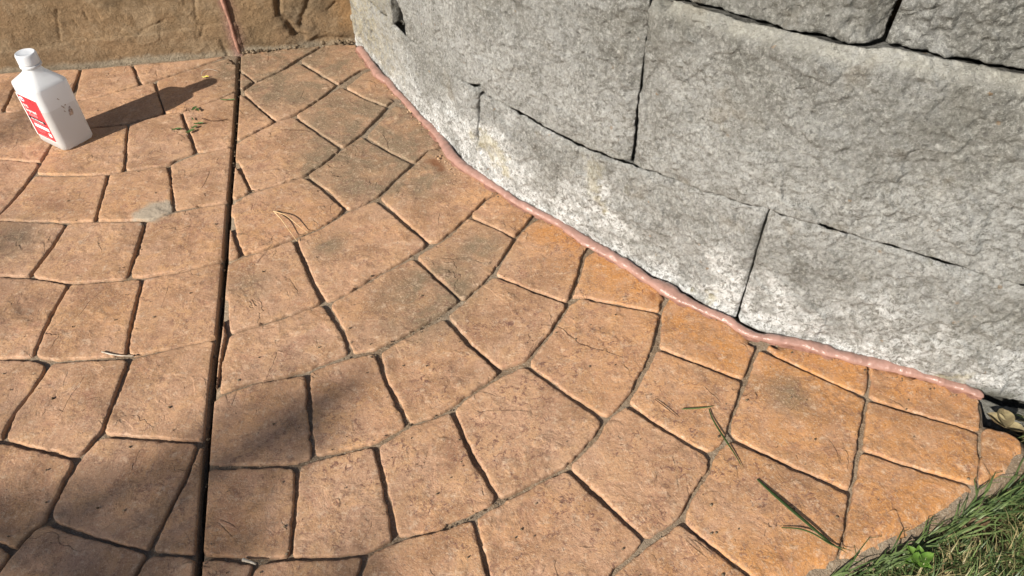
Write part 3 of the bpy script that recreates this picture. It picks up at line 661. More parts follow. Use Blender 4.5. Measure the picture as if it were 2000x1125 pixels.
# rounded nosing, then the tread
d = d - .012 * (1 - sst(HR - v, 0, .012)) ** 2
PF = P0 + nrm * d[:, None]; nv = len(hv); nu = len(tt); V = PF.tolist(); F_ = grid_faces(nu, nv).tolist()
n0 = len(V); top = [i * nv + nv - 1 for i in range(nu)]
for i in top: V.append((PF[i] - nrm * .03 + np.array([0, 0, .002])).tolist())
for i in top: V.append((PF[i] - nrm * .9).tolist())
for k in range(nu - 1):
    F_.append((top[k], top[k + 1], n0 + k + 1, n0 + k)); F_.append((n0 + k, n0 + k + 1, n0 + nu + k + 1, n0 + nu + k))
ex = lambda a, val=0: np.concatenate([a, np.full(2 * nu, float(val))])
mesh('riser_face', np.array(V) - np.array([RA[0], RA[1], 0]), F_, MS, step_o,
     attrs={'band': ex(band), 'pink': ex(pink), 'orange': ex(np.clip(orange, 0, 1)), 'dark': ex(np.clip(dark, 0, 1))})

# ---------------------------------------------------------------- sealant beads
def bead(px, r_fn, name, label, toP, mat=MC, seed=0, n=12, flat=.75, lift=.002):
    q = np.array([toP(*p) for p in px]); q = smooth_open(dense(q, .0016), 3)
    m_ = len(q); p3 = q + seed
    rr = np.array([r_fn(t) for t in np.linspace(0, 1, m_)]); rr = rr * (1 + .26 * fbm(p3, 38, 2) + .18 * fbm(p3, 120, 2))
    endf = np.minimum(np.arange(m_), np.arange(m_)[::-1]) / 5.; rr = rr * np.sqrt(np.clip(endf + .12, 0, 1))
    return q, rr
ce = [(700, 92), (712, 106), (728, 130), (742, 150), (758, 160), (772, 178), (795, 200), (818, 228), (845, 252), (864, 276), (882, 304), (905, 325), (935, 345), (968, 366), (1010, 395), (1050, 415), (1095, 438), (1140, 470), (1185, 494), (1228, 519), (1262, 545), (1300, 566), (1332, 585), (1380, 607), (1428, 628), (1450, 646), (1476, 657), (1520, 664), (1570, 672), (1620, 688), (1680, 703), (1740, 715), (1800, 731), (1860, 750), (1903, 766), (1920, 776)]
def on_ground3(u, v): g = G(u, v, .003); return (g[0], g[1], .0025)
q, rr = bead(ce, lambda t: .0078 + .0012 * math.sin(t * 23) + .004 * math.exp(-((t - .70) / .02) ** 2) , '', '', on_ground3)
nr = 14; V = []; tq = np.gradient(q, axis=0); tq /= np.linalg.norm(tq, axis=1)[:, None]
for i in range(len(q)):
    side = np.array([tq[i][1], -tq[i][0], 0])
    for k in range(nr):
        a = 2 * math.pi * k / nr; rx = rr[i] * (1.0 + .10 * math.sin(3 * a + i * .05)); V.append(q[i] + side * rx * math.cos(a) + np.array([0, 0, 1]) * (rr[i] * .72 * math.sin(a) + .001))
V = np.array(V); V = V + (fbm(V, 90, 3) * .0022)[:, None] * np.array([0, 0, 1.]) + (fbm(V + 4, 60, 2) * .0008)[:, None] * np.array([-.5, -.7, 0])
F_ = [(i * nr + k, i * nr + (k + 1) % nr, (i + 1) * nr + (k + 1) % nr, (i + 1) * nr + k) for i in range(len(q) - 1) for k in range(nr)] + [tuple(range(nr))[::-1], tuple(range((len(q) - 1) * nr, len(q) * nr))]
bd_o = mesh('sealant_bead', V, F_, MC); tag(bd_o, 'long wet pink sealant bead between the orange patio and the grey block wall', 'sealant bead')
sk = []; p3 = q.copy()
for sg_, lim in ((1, .0075), (-1, .003)):
    wv = rr * .8 + np.clip(fbm(p3 + sg_ * 5, 60, 3) * 1.3 + .25, 0, 1) * lim
    for o_ in (np.zeros(len(q)), wv): sk.append(np.column_stack([q[:, 0] + tq[:, 1] * o_ * sg_, q[:, 1] - tq[:, 0] * o_ * sg_, np.full(len(q), .0016 if o_.any() == False else .0006)]))
SKIRT = sk
# thin smears beside the bead
mq = len(q)
mesh('sealant_film', np.concatenate([sk[3], sk[0], sk[1]]), [(a_ * mq + i, a_ * mq + i + 1, (a_ + 1) * mq + i + 1, (a_ + 1) * mq + i) for a_ in (0, 1) for i in range(mq - 1)], MSM, bd_o)
def smear(px, name='sealant_smear'):
    q = np.array([G(*p) for p in px]); out = dense(np.concatenate([q, q[:1]]), .004)[:-1]
    k_ = np.arange(-2, 3); out = sum(np.roll(out, j, 0) for j in k_) / 5
    p3 = np.column_stack([out, np.zeros(len(out))]); out = out + .002 * np.stack([fbm(p3, 150, 2), fbm(p3 + 7, 150, 2)], 1)
    P, F_ = triang(out, []); p3 = np.column_stack([P, np.zeros(len(P))])
    return mesh(name, np.column_stack([P, np.full(len(P), .0014)]), list(F_), MSM, bd_o)
smear([(1480, 668), (1540, 682), (1620, 698), (1690, 716), (1700, 711), (1620, 690), (1540, 670), (1490, 662)])
smear([(1860, 752), (1890, 772), (1920, 782), (1921, 770), (1880, 752)])
smear([(1380, 612), (1420, 634), (1445, 652), (1450, 646), (1420, 624)])
smear([(778, 186), (800, 214), (826, 240), (832, 236), (800, 200)])
def on_riser3(u, v): t, h = on_riser(u, v); p = RA + rd * t; return (p[0] + nrm[0] * .004, p[1] + nrm[1] * .004, h)
q, rr = bead([(421, -40), (428, -18), (436, 2), (443, 22), (451, 45), (458, 70), (464, 90), (469, 103)], lambda t: .0042, '', '', on_riser3, seed=3)
V, F_ = tube(q, rr, 10); V = np.array(V); V = V + (fbm(V, 120, 2) * .0012)[:, None] * nrm
tag(mesh('sealant_bead', V, F_, MSM), 'short mauve sealant strip running up the face of the brown step', 'sealant bead')

# ---------------------------------------------------------------- bottle
bx, by = -.8450, 1.2165; BR = math.radians(-33)
bottle = empty('alcohol_bottle', (bx, by, .0008), BR)
tag(bottle, 'frosted white plastic bottle with a red label and white cap standing on the patio', 'bottle')
def rrect(wx, wy, r, n=9):
    pts = []
    for cx, cy, a0 in ((1, 1, 0), (-1, 1, 90), (-1, -1, 180), (1, -1, 270)):
        for k in range(n):
            a = math.radians(a0 + 90 * k / (n - 1)); pts.append((cx * (wx - r) + r * math.cos(a), cy * (wy - r) + r * math.sin(a)))
    return pts
def loft(sections, closed_b=True, closed_t=True):
    V = []; n = len(sections[0][0]); F_ = []
    for pts, z in sections: V += [(x, y, z) for x, y in pts]
    for i in range(len(sections) - 1):
        for k in range(n): F_.append((i * n + k, i * n + (k + 1) % n, (i + 1) * n + (k + 1) % n, (i + 1) * n + k))
    if closed_b: F_.append(tuple(range(n))[::-1])
    if closed_t: F_.append(tuple(range((len(sections) - 1) * n, len(sections) * n)))
    return V, F_
WX, WY = .0405, .0325
def morph(t, wx, wy, r, rc):   # rounded rectangle to circle
    a = rrect(wx, wy, r); n = len(a); res = []
    for k, (x, y) in enumerate(a):
        an = math.atan2(y, x); c = (rc * math.cos(an), rc * math.sin(an)); res.append((x * (1 - t) + c[0] * t, y * (1 - t) + c[1] * t))
    return res
mb = M('frosted_plastic', .38, .45)
zc = mb.t.nodes.new('ShaderNodeTexCoord'); sx = mb.t.nodes.new('ShaderNodeSeparateXYZ'); mb.t.links.new(zc.outputs['Object'], sx.inputs[0])
c = mb.mix(mb.ss(sx.outputs[2], .0815, .083), (.66, .64, .625), (.80, .81, .825))
mb.done(c, mb.bump(mb.noise(60, 2), .0006, .5)); mb.b.inputs['Subsurface Weight'].default_value = .35
mb.b.inputs['Subsurface Radius'].default_value = (.03, .03, .03); mb.b.inputs['Subsurface Scale'].default_value = .5
tr = mb.t.nodes.new('ShaderNodeBsdfTranslucent'); tr.inputs[0].default_value = (.85, .86, .88, 1); mx = mb.t.nodes.new('ShaderNodeMixShader'); mx.inputs[0].default_value = .42
mb.t.links.new(mb.b.outputs[0], mx.inputs[1]); mb.t.links.new(tr.outputs[0], mx.inputs[2]); mb.t.links.new(mx.outputs[0], mb.t.nodes['Material Output'].inputs[0])
MBOT = mb.m
def add_transl(m, f, col):
    t = m.t.nodes.new('ShaderNodeBsdfTranslucent'); t.inputs[0].default_value = (*col, 1); x = m.t.nodes.new('ShaderNodeMixShader'); x.inputs[0].default_value = f
    m.t.links.new(m.b.outputs[0], x.inputs[1]); m.t.links.new(t.outputs[0], x.inputs[2]); m.t.links.new(x.outputs[0], m.t.nodes['Material Output'].inputs[0])
mcp = M('white_cap_plastic', .42, .45); mcp.done((.80, .81, .83)); add_transl(mcp, .3, (.8, .82, .85)); mcp.b.inputs['Subsurface Weight'].default_value = .3; mcp.b.inputs['Subsurface Radius'].default_value = (.01, .01, .01); mcp.b.inputs['Subsurface Scale'].default_value = .3
secs = [(rrect(WX - .006, WY - .006, .008), 0), (rrect(WX - .002, WY - .002, .010), .0015), (rrect(WX, WY, .011), .006), (rrect(WX, WY, .011), .014)]
for z_ in np.linspace(.015, .120, 16): secs.append((rrect(WX, WY, .011), float(z_)))
secs += [(rrect(WX - .0006, WY - .0006, .011), .1235), (morph(.10, WX - .003, WY - .002, .012, .013), .1275), (morph(.35, WX - .005, WY - .004, .012, .013), .1335), (morph(.65, WX - .008, WY - .006, .012, .013), .1400),
         (morph(.9, WX - .01, WY - .008, .012, .0145), .1460), (morph(1, WX, WY, .012, .0142), .1500), (morph(1, WX, WY, .012, .0122), .162)]
V, F_ = loft(secs); body = mesh('body', V, F_, MBOT, bottle)
# recessed grip frame and mould seam: raised border strips on the corners of the label face
V, F_ = join([loft([(rrect(.0006, .0004, .0003, 3), .020), (rrect(.0006, .0004, .0003, 3), .112)])])
circ = lambda r, n=48, rid=0: [(r * (1 + (rid if k % 2 else 0)) * math.cos(2 * math.pi * k / n), r * (1 + (rid if k % 2 else 0)) * math.sin(2 * math.pi * k / n)) for k in range(n)]
V, F_ = loft([(circ(.0165), .1500), (circ(.0182), .1515), (circ(.0182), .1545), (circ(.0170), .1558)]); mesh('neck_ring', V, F_, mcp.m, bottle)
V, F_ = loft([(circ(.0165), .1562), (circ(.0174), .1570), (circ(.0174, rid=.012), .1585), (circ(.0172, rid=.012), .1725), (circ(.0165), .1750), (circ(.0152), .1760), (circ(.0146), .1754), (circ(.004), .1753)])
mesh('cap', V, F_, mcp.m, bottle)
# label on the wide face (local -Y)
def flat_mat(name, col, rough=.45): m = M(name, rough, .4); return m.done(m.mix(m.mul(m.noise(300, 3), .2), col, tuple(x * .85 for x in col)))
MRED, MWH, MBK, MBL, MPK = flat_mat('label_red', (.70, .035, .045)), flat_mat('label_white', (.85, .82, .80)), flat_mat('label_black', (.02, .02, .03)), flat_mat('label_blue', (.03, .06, .25)), flat_mat('label_pink', (.80, .36, .38))
def plate(name, x0, x1, z0, z1, y, mat, parent, th=.0004, r=.0008):
    cx, cz = (x0 + x1) / 2, (z0 + z1) / 2; pts = rrect((x1 - x0) / 2, (z1 - z0) / 2, r, 4)
    V = [(cx + a, y, cz + b) for a, b in pts] + [(cx + a, y + th, cz + b) for a, b in pts]; n = len(pts)
    return mesh(name, V, [tuple(range(n))] + [(k, k + n, (k + 1) % n + n, (k + 1) % n) for k in range(n)], mat, parent, smooth=False)
Y0 = -WY
lab = plate('label', -.0345, .0285, .017, .104, Y0 - .0003, MWH, bottle, .0006)
plate('red_print', -.0310, .0272, .0185, .1025, Y0 - .0005, MRED, lab, .0003, .001)
def text(s_, size, x, z, mat, dy=.0009, bold=.0):
    cu = bpy.data.curves.new('t', 'FONT'); cu.body = s_; cu.size = size; cu.offset = bold; cu.extrude = .00005; cu.resolution_u = 3
    to = bpy.data.objects.new('t', cu); S.collection.objects.link(to); bpy.context.view_layer.update()
    me = bpy.data.meshes.new_from_object(to.evaluated_get(bpy.context.evaluated_depsgraph_get())); bpy.data.objects.remove(to)
    me.transform(Matrix.Rotation(math.radians(90), 4, 'X')); me.materials.clear()
    o = link('label_text', me, mat, lab, (x, Y0 - dy, z)); return o
text('91%', .0085, -.0265, .0790, MWH, bold=.0002)
text('Isopropyl', .0085, -.0255, .0705, MWH, bold=.0002)
text('Alcohol', .0085, -.0225, .0625, MPK, bold=.0001)
plate('black_panel', -.0310, .0225, .0530, .0595, Y0 - .0007, MBK, lab, .0002, .002)
text('First Aid Antiseptic', .0047, -.0215, .0545, MWH, .0010, .0001)
for i, z_ in enumerate((.0505, .0480)): text('FIRST AID TO HELP PREVENT INFECTION'[: 34 - 6 * i], .0023, -.0225, z_, MPK)
plate('white_panel', -.0225, .0215, .0385, .0455, Y0 - .0007, MWH, lab, .0002, .0008)
for i, z_ in enumerate((.0345, .0315, .0285)): text('For external use only. Keep away from'[: 30 - 3 * i], .0022, -.0215, z_, MPK)
plate('white_square', .0130, .0215, .0265, .0340, Y0 - .0007, MWH, lab, .0002, .0004)
text('16 FL OZ (1 PT) 473 mL', .0036, -.0215, .0203, MPK, bold=.00005)
def disc(name, cx, cz, rx, rz, y, mat):
    n = 24; V = [(cx + rx * math.cos(2 * math.pi * k / n), y, cz + rz * math.sin(2 * math.pi * k / n)) for k in range(n)]
    return mesh(name, V + [(a, b + .0003, c_) for a, b, c_ in V], [tuple(range(n))] + [(k, k + n, (k + 1) % n + n, (k + 1) % n) for k in range(n)], mat, lab, smooth=False)
disc('logo_oval', -.0220, .0945, .0072, .0050, Y0 - .0007, MWH); disc('logo_ring', -.0220, .0945, .0064, .0043, Y0 - .0009, MBL); disc('logo_centre', -.0220, .0945, .0058, .0037, Y0 - .0011, MWH)
t_ = text('Kroger', .0036, -.0270, .0934, MBL, .0013, .00012)
for (x, z, w_, h_) in [(.003, .0985, .004, .002), (.006, .0965, .003, .0022), (.0105, .0925, .0032, .002), (.012, .0895, .0018, .001), (.008, .0935, .0015, .001)]:
    plate('ink_mark', x, x + w_, z, z + h_, Y0 - .0008, MBK, lab, .0002, .0006)
# brown smudges on the narrow side (local +X)
msg = M('brown_smudge', .6, .3); sc_ = msg.mix(msg.ss(msg.noise(240, 4, .7), .40, .62), (.62, .57, .53), (.30, .20, .15)); MSG = msg.done(sc_)
for (y, z, ry, rz, ang) in [(.010, .067, .0040, .0085, -.2), (.001, .080, .0010, .0050, .5), (.0005, .0715, .0006, .0025, .6), (-.001, .097, .0007, .0026, .6), (.006, .082, .0016, .0012, 0)]:
    n = 22; ca, sa = math.cos(ang), math.sin(ang); V = []
    for k in range(n):
        a = 2 * math.pi * k / n; wv = 1 + .16 * math.sin(3 * a + y * 900) + .1 * math.sin(5 * a); p, r_ = ry * wv * math.cos(a), rz * wv * math.sin(a)
        V.append((WX + .00015, y + p * ca - r_ * sa, z + p * sa + r_ * ca))
    V += [(WX - .0003, b, c_) for _, b, c_ in V]
    mesh('smudge', V, [tuple(range(n))] + [(k, k + n, (k + 1) % n + n, (k + 1) % n) for k in range(n)], MSG, body)

# ---------------------------------------------------------------- ground, soil and lawn
def sheet(name, x0, x1, y0, y1, z, mat, n=2, amp=0, holes=None):
    xs, ys = np.linspace(x0, x1, n), np.linspace(y0, y1, n); a, b = np.meshgrid(xs, ys, indexing='ij'); p = np.column_stack([a.ravel(), b.ravel(), np.zeros(n * n)])
    p[:, 2] = z + (amp * fbm(p, 14, 3) if amp else 0); o = mesh(name, p, grid_faces(n, n), mat); o['kind'] = 'structure'; return o
sheet('ground', -120, 120, -120, 120, -.10, MLAWN)
# fill behind the wall and the step
def soilbank(name, pts, z0, z1, mat):
    n = len(pts); V = [(x, y, z1) for x, y in pts] + [(x, y, z0) for x, y in pts]
    o = mesh(name, V, [tuple(range(n)), tuple(range(n, 2 * n))[::-1]] + [(k, (k + 1) % n, (k + 1) % n + n, k + n) for k in range(n)], mat, smooth=False); o['kind'] = 'structure'; return o
fr = [tuple(FC[i] - FN[i] * .10) for i in range(0, len(FC), 12)]
soilbank('raised_bed_soil', fr + [(6, .9), (6, 8), (-1.2, 8)], -.1, float(h45(1.)) - .03, MSOIL)
# soil under the lawn beside the patio
lawn_poly = [tuple(p + (.0, .0)) for p in EDGE_OUT] + [(-.6, -.9), (2.2, -.9), (2.2, .5)] + [tuple(FC[i] + FN[i] * .02) for i in range(len(FC) - 1, int(np.argmin(np.hypot(*(FC - G(1990, 800)).T))), -10)]
lp = np.array(lawn_poly)
gx, gy = np.meshgrid(np.arange(lp[:, 0].min(), lp[:, 0].max(), .02), np.arange(lp[:, 1].min(), lp[:, 1].max(), .02)); g = np.stack([gx.ravel(), gy.ravel()], 1)
out = dense(np.concatenate([lp, lp[:1]]), .02)[:-1]; g = g[inside(g, out)]; g = g[seg_dist(g, out) > .01]
P, F_ = triang(out, g); p3 = np.column_stack([P, np.zeros(len(P))])
mesh('lawn_soil', np.column_stack([P, -.026 + .008 * fbm(p3, 14, 3)]), F_, MSOIL)['kind'] = 'structure'
def blades(n, region_fn, lmin, lmax, wmin, wmax, seed, lean, zb=-.024, tone=None):
    r = np.random.default_rng(seed); V = []; F_ = []; T = []; c = 0
    while c < n:
        x, y = region_fn(r)
        if x is None: continue
        L = r.uniform(lmin, lmax) * (.45 + .55 * min(1., seg_dist(np.array([[x, y]]), EDGE_OUT, False)[0] / .035)); wd = r.uniform(wmin, wmax); a = r.uniform(0, 2 * math.pi)
        dirv = np.array([math.cos(a), math.sin(a)]); bend = r.uniform(*lean); side = np.array([-dirv[1], dirv[0], 0]) * wd
        tw = r.uniform(-1, 1); o = len(V); tn = tone(r, x, y) if tone else r.uniform(0, .68); K = 5
        for k in range(K):
            t = k / (K - 1); th = bend * t; rad = L * (math.sin(th) / max(bend, .01)) if bend > .01 else 0
            hz = L * t * math.sin(bend * t * .9); vt = L * t * math.cos(bend * t * .9)
            p = np.array([x + dirv[0] * hz, y + dirv[1] * hz, zb + vt]); ww = (1 - t ** 2.2) * .9 + .1 * (1 - t)
            sd = side * max(ww, .06) + np.array([0, 0, wd * .5 * tw * ww]); V += [tuple(p - sd), tuple(p + sd)]; T += [tn, tn]
            if k: F_.append((o + 2 * k - 2, o + 2 * k - 1, o + 2 * k + 1, o + 2 * k))
        c += 1
    return V, F_, T
hole_c = [G(1900, 1035, -.03), G(1770, 1060, -.03)]
def in_lawn(r):
    x, y = (r.uniform(-.1, 1.35), r.uniform(-.25, .62)) if r.random() < .35 else (r.uniform(.25, .78), r.uniform(.20, .56))
    p = np.array([[x, y]])
    if not inside(p, lp)[0]: return None, None
    d_ = seg_dist(p, EDGE_OUT, False)[0]
    if d_ < .001: return None, None
    for c_ in hole_c:
        if np.hypot(x - c_[0], y - c_[1]) < .036 and r.random() < .92: return None, None
    return x, y
def tone(r, x, y): q = r.random(); return r.uniform(.0, .62) if q < .62 else (r.uniform(.74, .9) if q < .97 else .97)
V1, F1, T1 = blades(26000, in_lawn, .015, .046, .0005, .0011, 3, (.3, 1.9), tone=tone)
V2, F2, T2 = blades(14000, in_lawn, .014, .038, .0004, .0010, 5, (1.2, 2.1), zb=-.026, tone=lambda r, x, y: r.uniform(.74, .98) if r.random() < .62 else r.uniform(.1, .5))
def in_edge(r):
    t = r.uniform(0, 1); k = int(t * 7.0) % 7; f_ = r.random(); p = EDGE_OUT[k] * (1 - f_) + EDGE_OUT[k + 1] * f_ + _nrm * abs(r.normal(0, .008)); return p[0], p[1]
V, F_ = join([(V1, F1), (V2, F2)]); T = T1 + T2
# long blades lying along the slab edge
r = np.random.default_rng(11)
for k in range(150):
    t = r.uniform(0.3, 6.9); i = int(t); f_ = t - i; p = EDGE_OUT[i] * (1 - f_) + EDGE_OUT[i + 1] * f_ + _nrm * r.uniform(-.004, .016)
    sgn = -1 if r.random() < .8 else 1; a = math.atan2(_e2[1], _e2[0]) + (math.pi if sgn < 0 else 0) + r.normal(0, .33); L = r.uniform(.025, .09); wd = r.uniform(.0004, .0010)
    o = len(V); z0 = -.016; tn = r.uniform(.05, .6)
    for q_ in range(7):
        s_ = q_ / 6; b_ = a + .25 * s_ * r.choice([-1, 1]) * .3; x = p[0] + math.cos(b_) * L * s_; y = p[1] + math.sin(b_) * L * s_; z = z0 + .018 * math.sin(s_ * 2.6) ; ww = wd * (1 - s_ ** 2.5) + .0001
        sd = np.array([-math.sin(b_), math.cos(b_), .25]) * ww
        V += [(x - sd[0], y - sd[1], z - sd[2]), (x + sd[0], y + sd[1], z + sd[2])]; T += [tn, tn]
        if q_: F_.append((o + 2 * q_ - 2, o + 2 * q_ - 1, o + 2 * q_ + 1, o + 2 * q_))
go = mesh('lawn_grass', V, F_, MGR, attrs={'tone': T}); tag(go, 'short green lawn grass and dry straw beside the slab edge', 'grass', kind='stuff')

# ---------------------------------------------------------------- small loose things
def ribbon(px, wd, mat, name, label, cat, z=.0025, arch=0., parent=None, tone=None, ends=.15, group=None):
    q = np.array([[*G(*p), 0] for p in px]); q = smooth_open(dense(q, .002), 3); m_ = len(q); V = []
    tq = np.gradient(q[:, :2], axis=0); tq /= np.linalg.norm(tq, axis=1)[:, None]
    for i in range(m_):
        t = i / (m_ - 1); ww = wd * max(.08, min(1, math.sin(math.pi * min(1, .12 + t * .9)) ** .6)); s_ = np.array([-tq[i][1], tq[i][0]]) * ww
        zz = z + arch * math.sin(math.pi * t); V += [(q[i][0] - s_[0], q[i][1] - s_[1], zz + ww * .3), (q[i][0], q[i][1], zz - ww * .25), (q[i][0] + s_[0], q[i][1] + s_[1], zz + ww * .3)]
    V += [(a, b, c_ - .0003) for a, b, c_ in V]; n = 3 * m_
    F_ = grid_faces(m_, 3).tolist() + [tuple(reversed(f)) for f in grid_faces(m_, 3, n).tolist()]
    for i in range(m_ - 1): F_ += [(3 * i, 3 * i + n, 3 * i + 3 + n, 3 * i + 3), (3 * i + 2, 3 * i + 5, 3 * i + 5 + n, 3 * i + 2 + n)]
    o = mesh(name, V, F_, mat, attrs={'tone': [tone or .3] * len(V)})
    return tag(o, label, cat, group)
ribbon([(1384, 800), (1388, 816), (1400, 838), (1418, 866), (1436, 892), (1450, 917)], .0012, MGR, 'grass_blade', 'thin bent grass blade lying across the joint near the wall', 'grass blade', arch=.001, tone=.1)
ribbon([(1330, 802), (1356, 801), (1380, 799), (1394, 796)], .0010, MGR, 'grass_blade', 'faint short grass blade touching the top of the bent blade', 'grass blade', tone=.5, z=.0035)
ribbon([(1278, 782), (1295, 794), (1312, 808), (1325, 819)], .0007, MTWIG, 'twig', 'tiny dark dry twig left of the bent grass blade', 'twig')
ribbon([(1478, 938), (1500, 960), (1540, 996), (1580, 1030), (1620, 1064), (1655, 1083)], .0021, MGR, 'grass_blade', 'widest long grass blade lying on the stone near the lawn', 'grass blade', arch=.0015, tone=.12)
ribbon([(1525, 1033), (1560, 1035), (1590, 1046), (1620, 1068), (1664, 1078)], .0010, MGR, 'grass_blade', 'thin curved grass blade crossing the wide long blade', 'grass blade', arch=.001, tone=.25, z=.003)
def needle(px, rad, mat, name, label, cat, z0=.002, z1=.002, arch=.0, parent=None):
    q = np.array([[*G(*p), 0] for p in px]); q = smooth_open(dense(q, .003), 2); t = np.linspace(0, 1, len(q)); q[:, 2] = z0 + (z1 - z0) * t + arch * np.sin(np.pi * t)
    V, F_ = tube(q, rad * (1 - .5 * t), 6); o = mesh(name, V, F_, mat, parent)
    return o if parent else tag(o, label, cat)
pn = empty('pine_needles', (*G(537, 417), 0)); tag(pn, 'pair of pale pine needles joined at one end on the stone', 'pine needles')
def local(o, e):
    me = o.data; l = e.location; me.transform(Matrix.Translation((-l.x, -l.y, -l.z)))
for px, zz in (([(535, 416), (560, 428), (582, 446), (602, 458)], .006), ([(536, 416), (552, 436), (566, 456), (581, 474)], .005)):
    o = needle(px, .0009, MSTRAW, 'needle', None, None, .004, .003, zz, pn); local(o, pn)
needle([(200, 689), (218, 694), (240, 697), (262, 697)], .0012, MWHT, 'twig', 'pale curved straw lying on the joint left of the control joint', 'twig')
tw = needle([(475, 1094), (488, 1098), (502, 1105)], .0022, MWHT, 'twig', 'stubby bleached twig in the joint near the bottom edge', 'twig', .001, .004)
needle([(600, 64), (612, 69), (650, 71), (655, 68)], .0009, MSTRAW, 'twig', 'pale thin stalk among the crumbs at the foot of the step', 'twig', .018, .014)
needle([(395, 233), (408, 238), (425, 238), (445, 234)], .0012, MTWIG, 'twig', 'dark reddish twig beside the green leaf sprig', 'twig')
needle([(555, 255), (580, 256), (600, 256), (603, 259)], .0006, MTWIG, 'twig', 'hair-thin brown stalk lying on a greyish stone', 'twig')
needle([(436, 510), (444, 511), (450, 511)], .0010, mat_simple('red_stem', (.40, .10, .06), (.5, .2, .1), 90), 'twig', 'tiny red twig bridging the control joint', 'twig', .001, .001)
def leaf(e, px, ang, L, wd, mat, z=.004, curl=.3, name='leaf', lift=.3):
    g_ = G(*px, z); nU, nV_ = 9, 5; V = []
    for i in range(nU):
        t = i / (nU - 1); ww = wd * math.sin(math.pi * min(1, t * .96 + .04)) ** .75
        for j in range(nV_):
            s_ = (j / (nV_ - 1) * 2 - 1); x = L * (t - .5); y = ww * s_; zz = curl * (s_ * s_) * ww + lift * L * (t - .5) ** 2 + .0008 * math.sin(7 * t + 3 * s_)
            V.append((g_[0] + x * math.cos(ang) - y * math.sin(ang), g_[1] + x * math.sin(ang) + y * math.cos(ang), z + zz))
    n = len(V); V += [(a, b, c_ - .0004) for a, b, c_ in V]
    F_ = grid_faces(nU, nV_).tolist() + [tuple(reversed(f)) for f in grid_faces(nU, nV_, n).tolist()]
    o = mesh(name, V, F_, mat, e)
    if e is not None: local(o, e)
    return o
sp = empty('leaf_sprig', (*G(372, 240), 0)); tag(sp, 'small scattered sprig of green leaves near the tip of the bottle shadow', 'leaf sprig')
for px, a, L, wd in (((379, 212), 1.2, .016, .0035), ((386, 214), -1.0, .014, .003), ((388, 241), .1, .018, .0028), ((372, 256), .7, .018, .0040), ((380, 248), .5, .012, .003), ((344, 252), .2, .016, .0028), ((352, 251), 2.6, .008, .002), ((376, 232), 2.2, .012, .0012)):
    leaf(sp, px, a, L, wd, MLEAF)
sg_ = leaf(None, (445, 195), -.05, .03, .0018, MLEAF, name='leaf_sliver'); tag(sg_, 'single narrow green leaf sliver left of the control joint', 'leaf')
pt = empty('dried_petal', (*G(400, 149), 0)); tag(pt, 'yellow petal with a curled pale thread at the tip of the bottle shadow', 'petal')
leaf(pt, (401, 150), .15, .014, .0022, MYEL, name='petal')
o = needle([(394, 148), (396, 142), (405, 139), (412, 139), (426, 141)], .0007, MWHT, 'thread', None, None, .003, .002, .003, pt); local(o, pt)
# dry leaves at the corner by the wall
dl = empty('dry_leaf', (*G(1960, 825, .0), 0)); tag(dl, 'curled pale tan dry leaf in three lobes at the end of the wall', 'leaf')
leaf(dl, (1945, 822), 2.2, .026, .0075, MDEAD, .008, .9, 'leaf_lobe'); leaf(dl, (1960, 818), 1.2, .030, .010, MDEAD, .012, .7, 'leaf_lobe'); leaf(dl, (1978, 838), -.35, .028, .0070, MDEAD, .006, .9, 'leaf_lobe')
for px, a, L, lb in (((1905, 1028), .3, .034, 'curled brown dry leaf in the dark gap in the grass'), ((1888, 1046), 1.9, .026, 'narrow brown dry leaf at the lower rim of the gap in the grass')):
    e = leaf(None, px, a, L, L * .22, MDEAD2, -.018, .8, 'dry_leaf', 1.2); tag(e, lb, 'leaf')
# broad-leaved weed
cl = empty('broadleaf_weed', (*G(1798, 1096, -.03), -.03)); tag(cl, 'bright green lobed weed growing at the slab edge among the grass', 'weed')
for px, a, L, wd, z in (((1785, 1080), 2.2, .018, .0055, -.004), ((1797, 1081), 1.4, .017, .005, -.002), ((1808, 1090), .4, .020, .006, .0), ((1794, 1100), 2.7, .017, .005, -.004), ((1778, 1095), 3.5, .015, .0045, -.007), ((1803, 1102), -.7, .017, .005, -.004), ((1790, 1090), 1.0, .014, .005, .0)):
    leaf(cl, px, a, L * 1.05, wd * .9, MCLOV, z + .006, .25, 'leaf', .6)
V, F_ = join([tube([(cl.location.x, cl.location.y, -.035), (*G(*px, 0.), .0)], .0009, 5) for px in ((1788, 1085), (1803, 1086), (1810, 1096))]); o = mesh('stem', V, F_, MCLOV, cl); local(o, cl)
# crumbs and grit
def pebble(c_, r_, r):
    ph = (1 + 5 ** .5) / 2; ico = [(-1, ph, 0), (1, ph, 0), (-1, -ph, 0), (1, -ph, 0), (0, -1, ph), (0, 1, ph), (0, -1, -ph), (0, 1, -ph), (ph, 0, -1), (ph, 0, 1), (-ph, 0, -1), (-ph, 0, 1)]
    F_ = [(0, 11, 5), (0, 5, 1), (0, 1, 7), (0, 7, 10), (0, 10, 11), (1, 5, 9), (5, 11, 4), (11, 10, 2), (10, 7, 6), (7, 1, 8), (3, 9, 4), (3, 4, 2), (3, 2, 6), (3, 6, 8), (3, 8, 9), (4, 9, 5), (2, 4, 11), (6, 2, 10), (8, 6, 7), (9, 8, 1)]
    sc = r.uniform(.55, 1.2, 3) * r_ / 1.9; a = r.uniform(0, 6.28); ca, sa = math.cos(a), math.sin(a); V = []
    for x, y, z in ico:
        x, y, z = x * sc[0] * r.uniform(.8, 1.2), y * sc[1] * r.uniform(.8, 1.2), z * sc[2] * .8; V.append((c_[0] + x * ca - y * sa, c_[1] + x * sa + y * ca, c_[2] + z))
    return V, F_
r = np.random.default_rng(21)
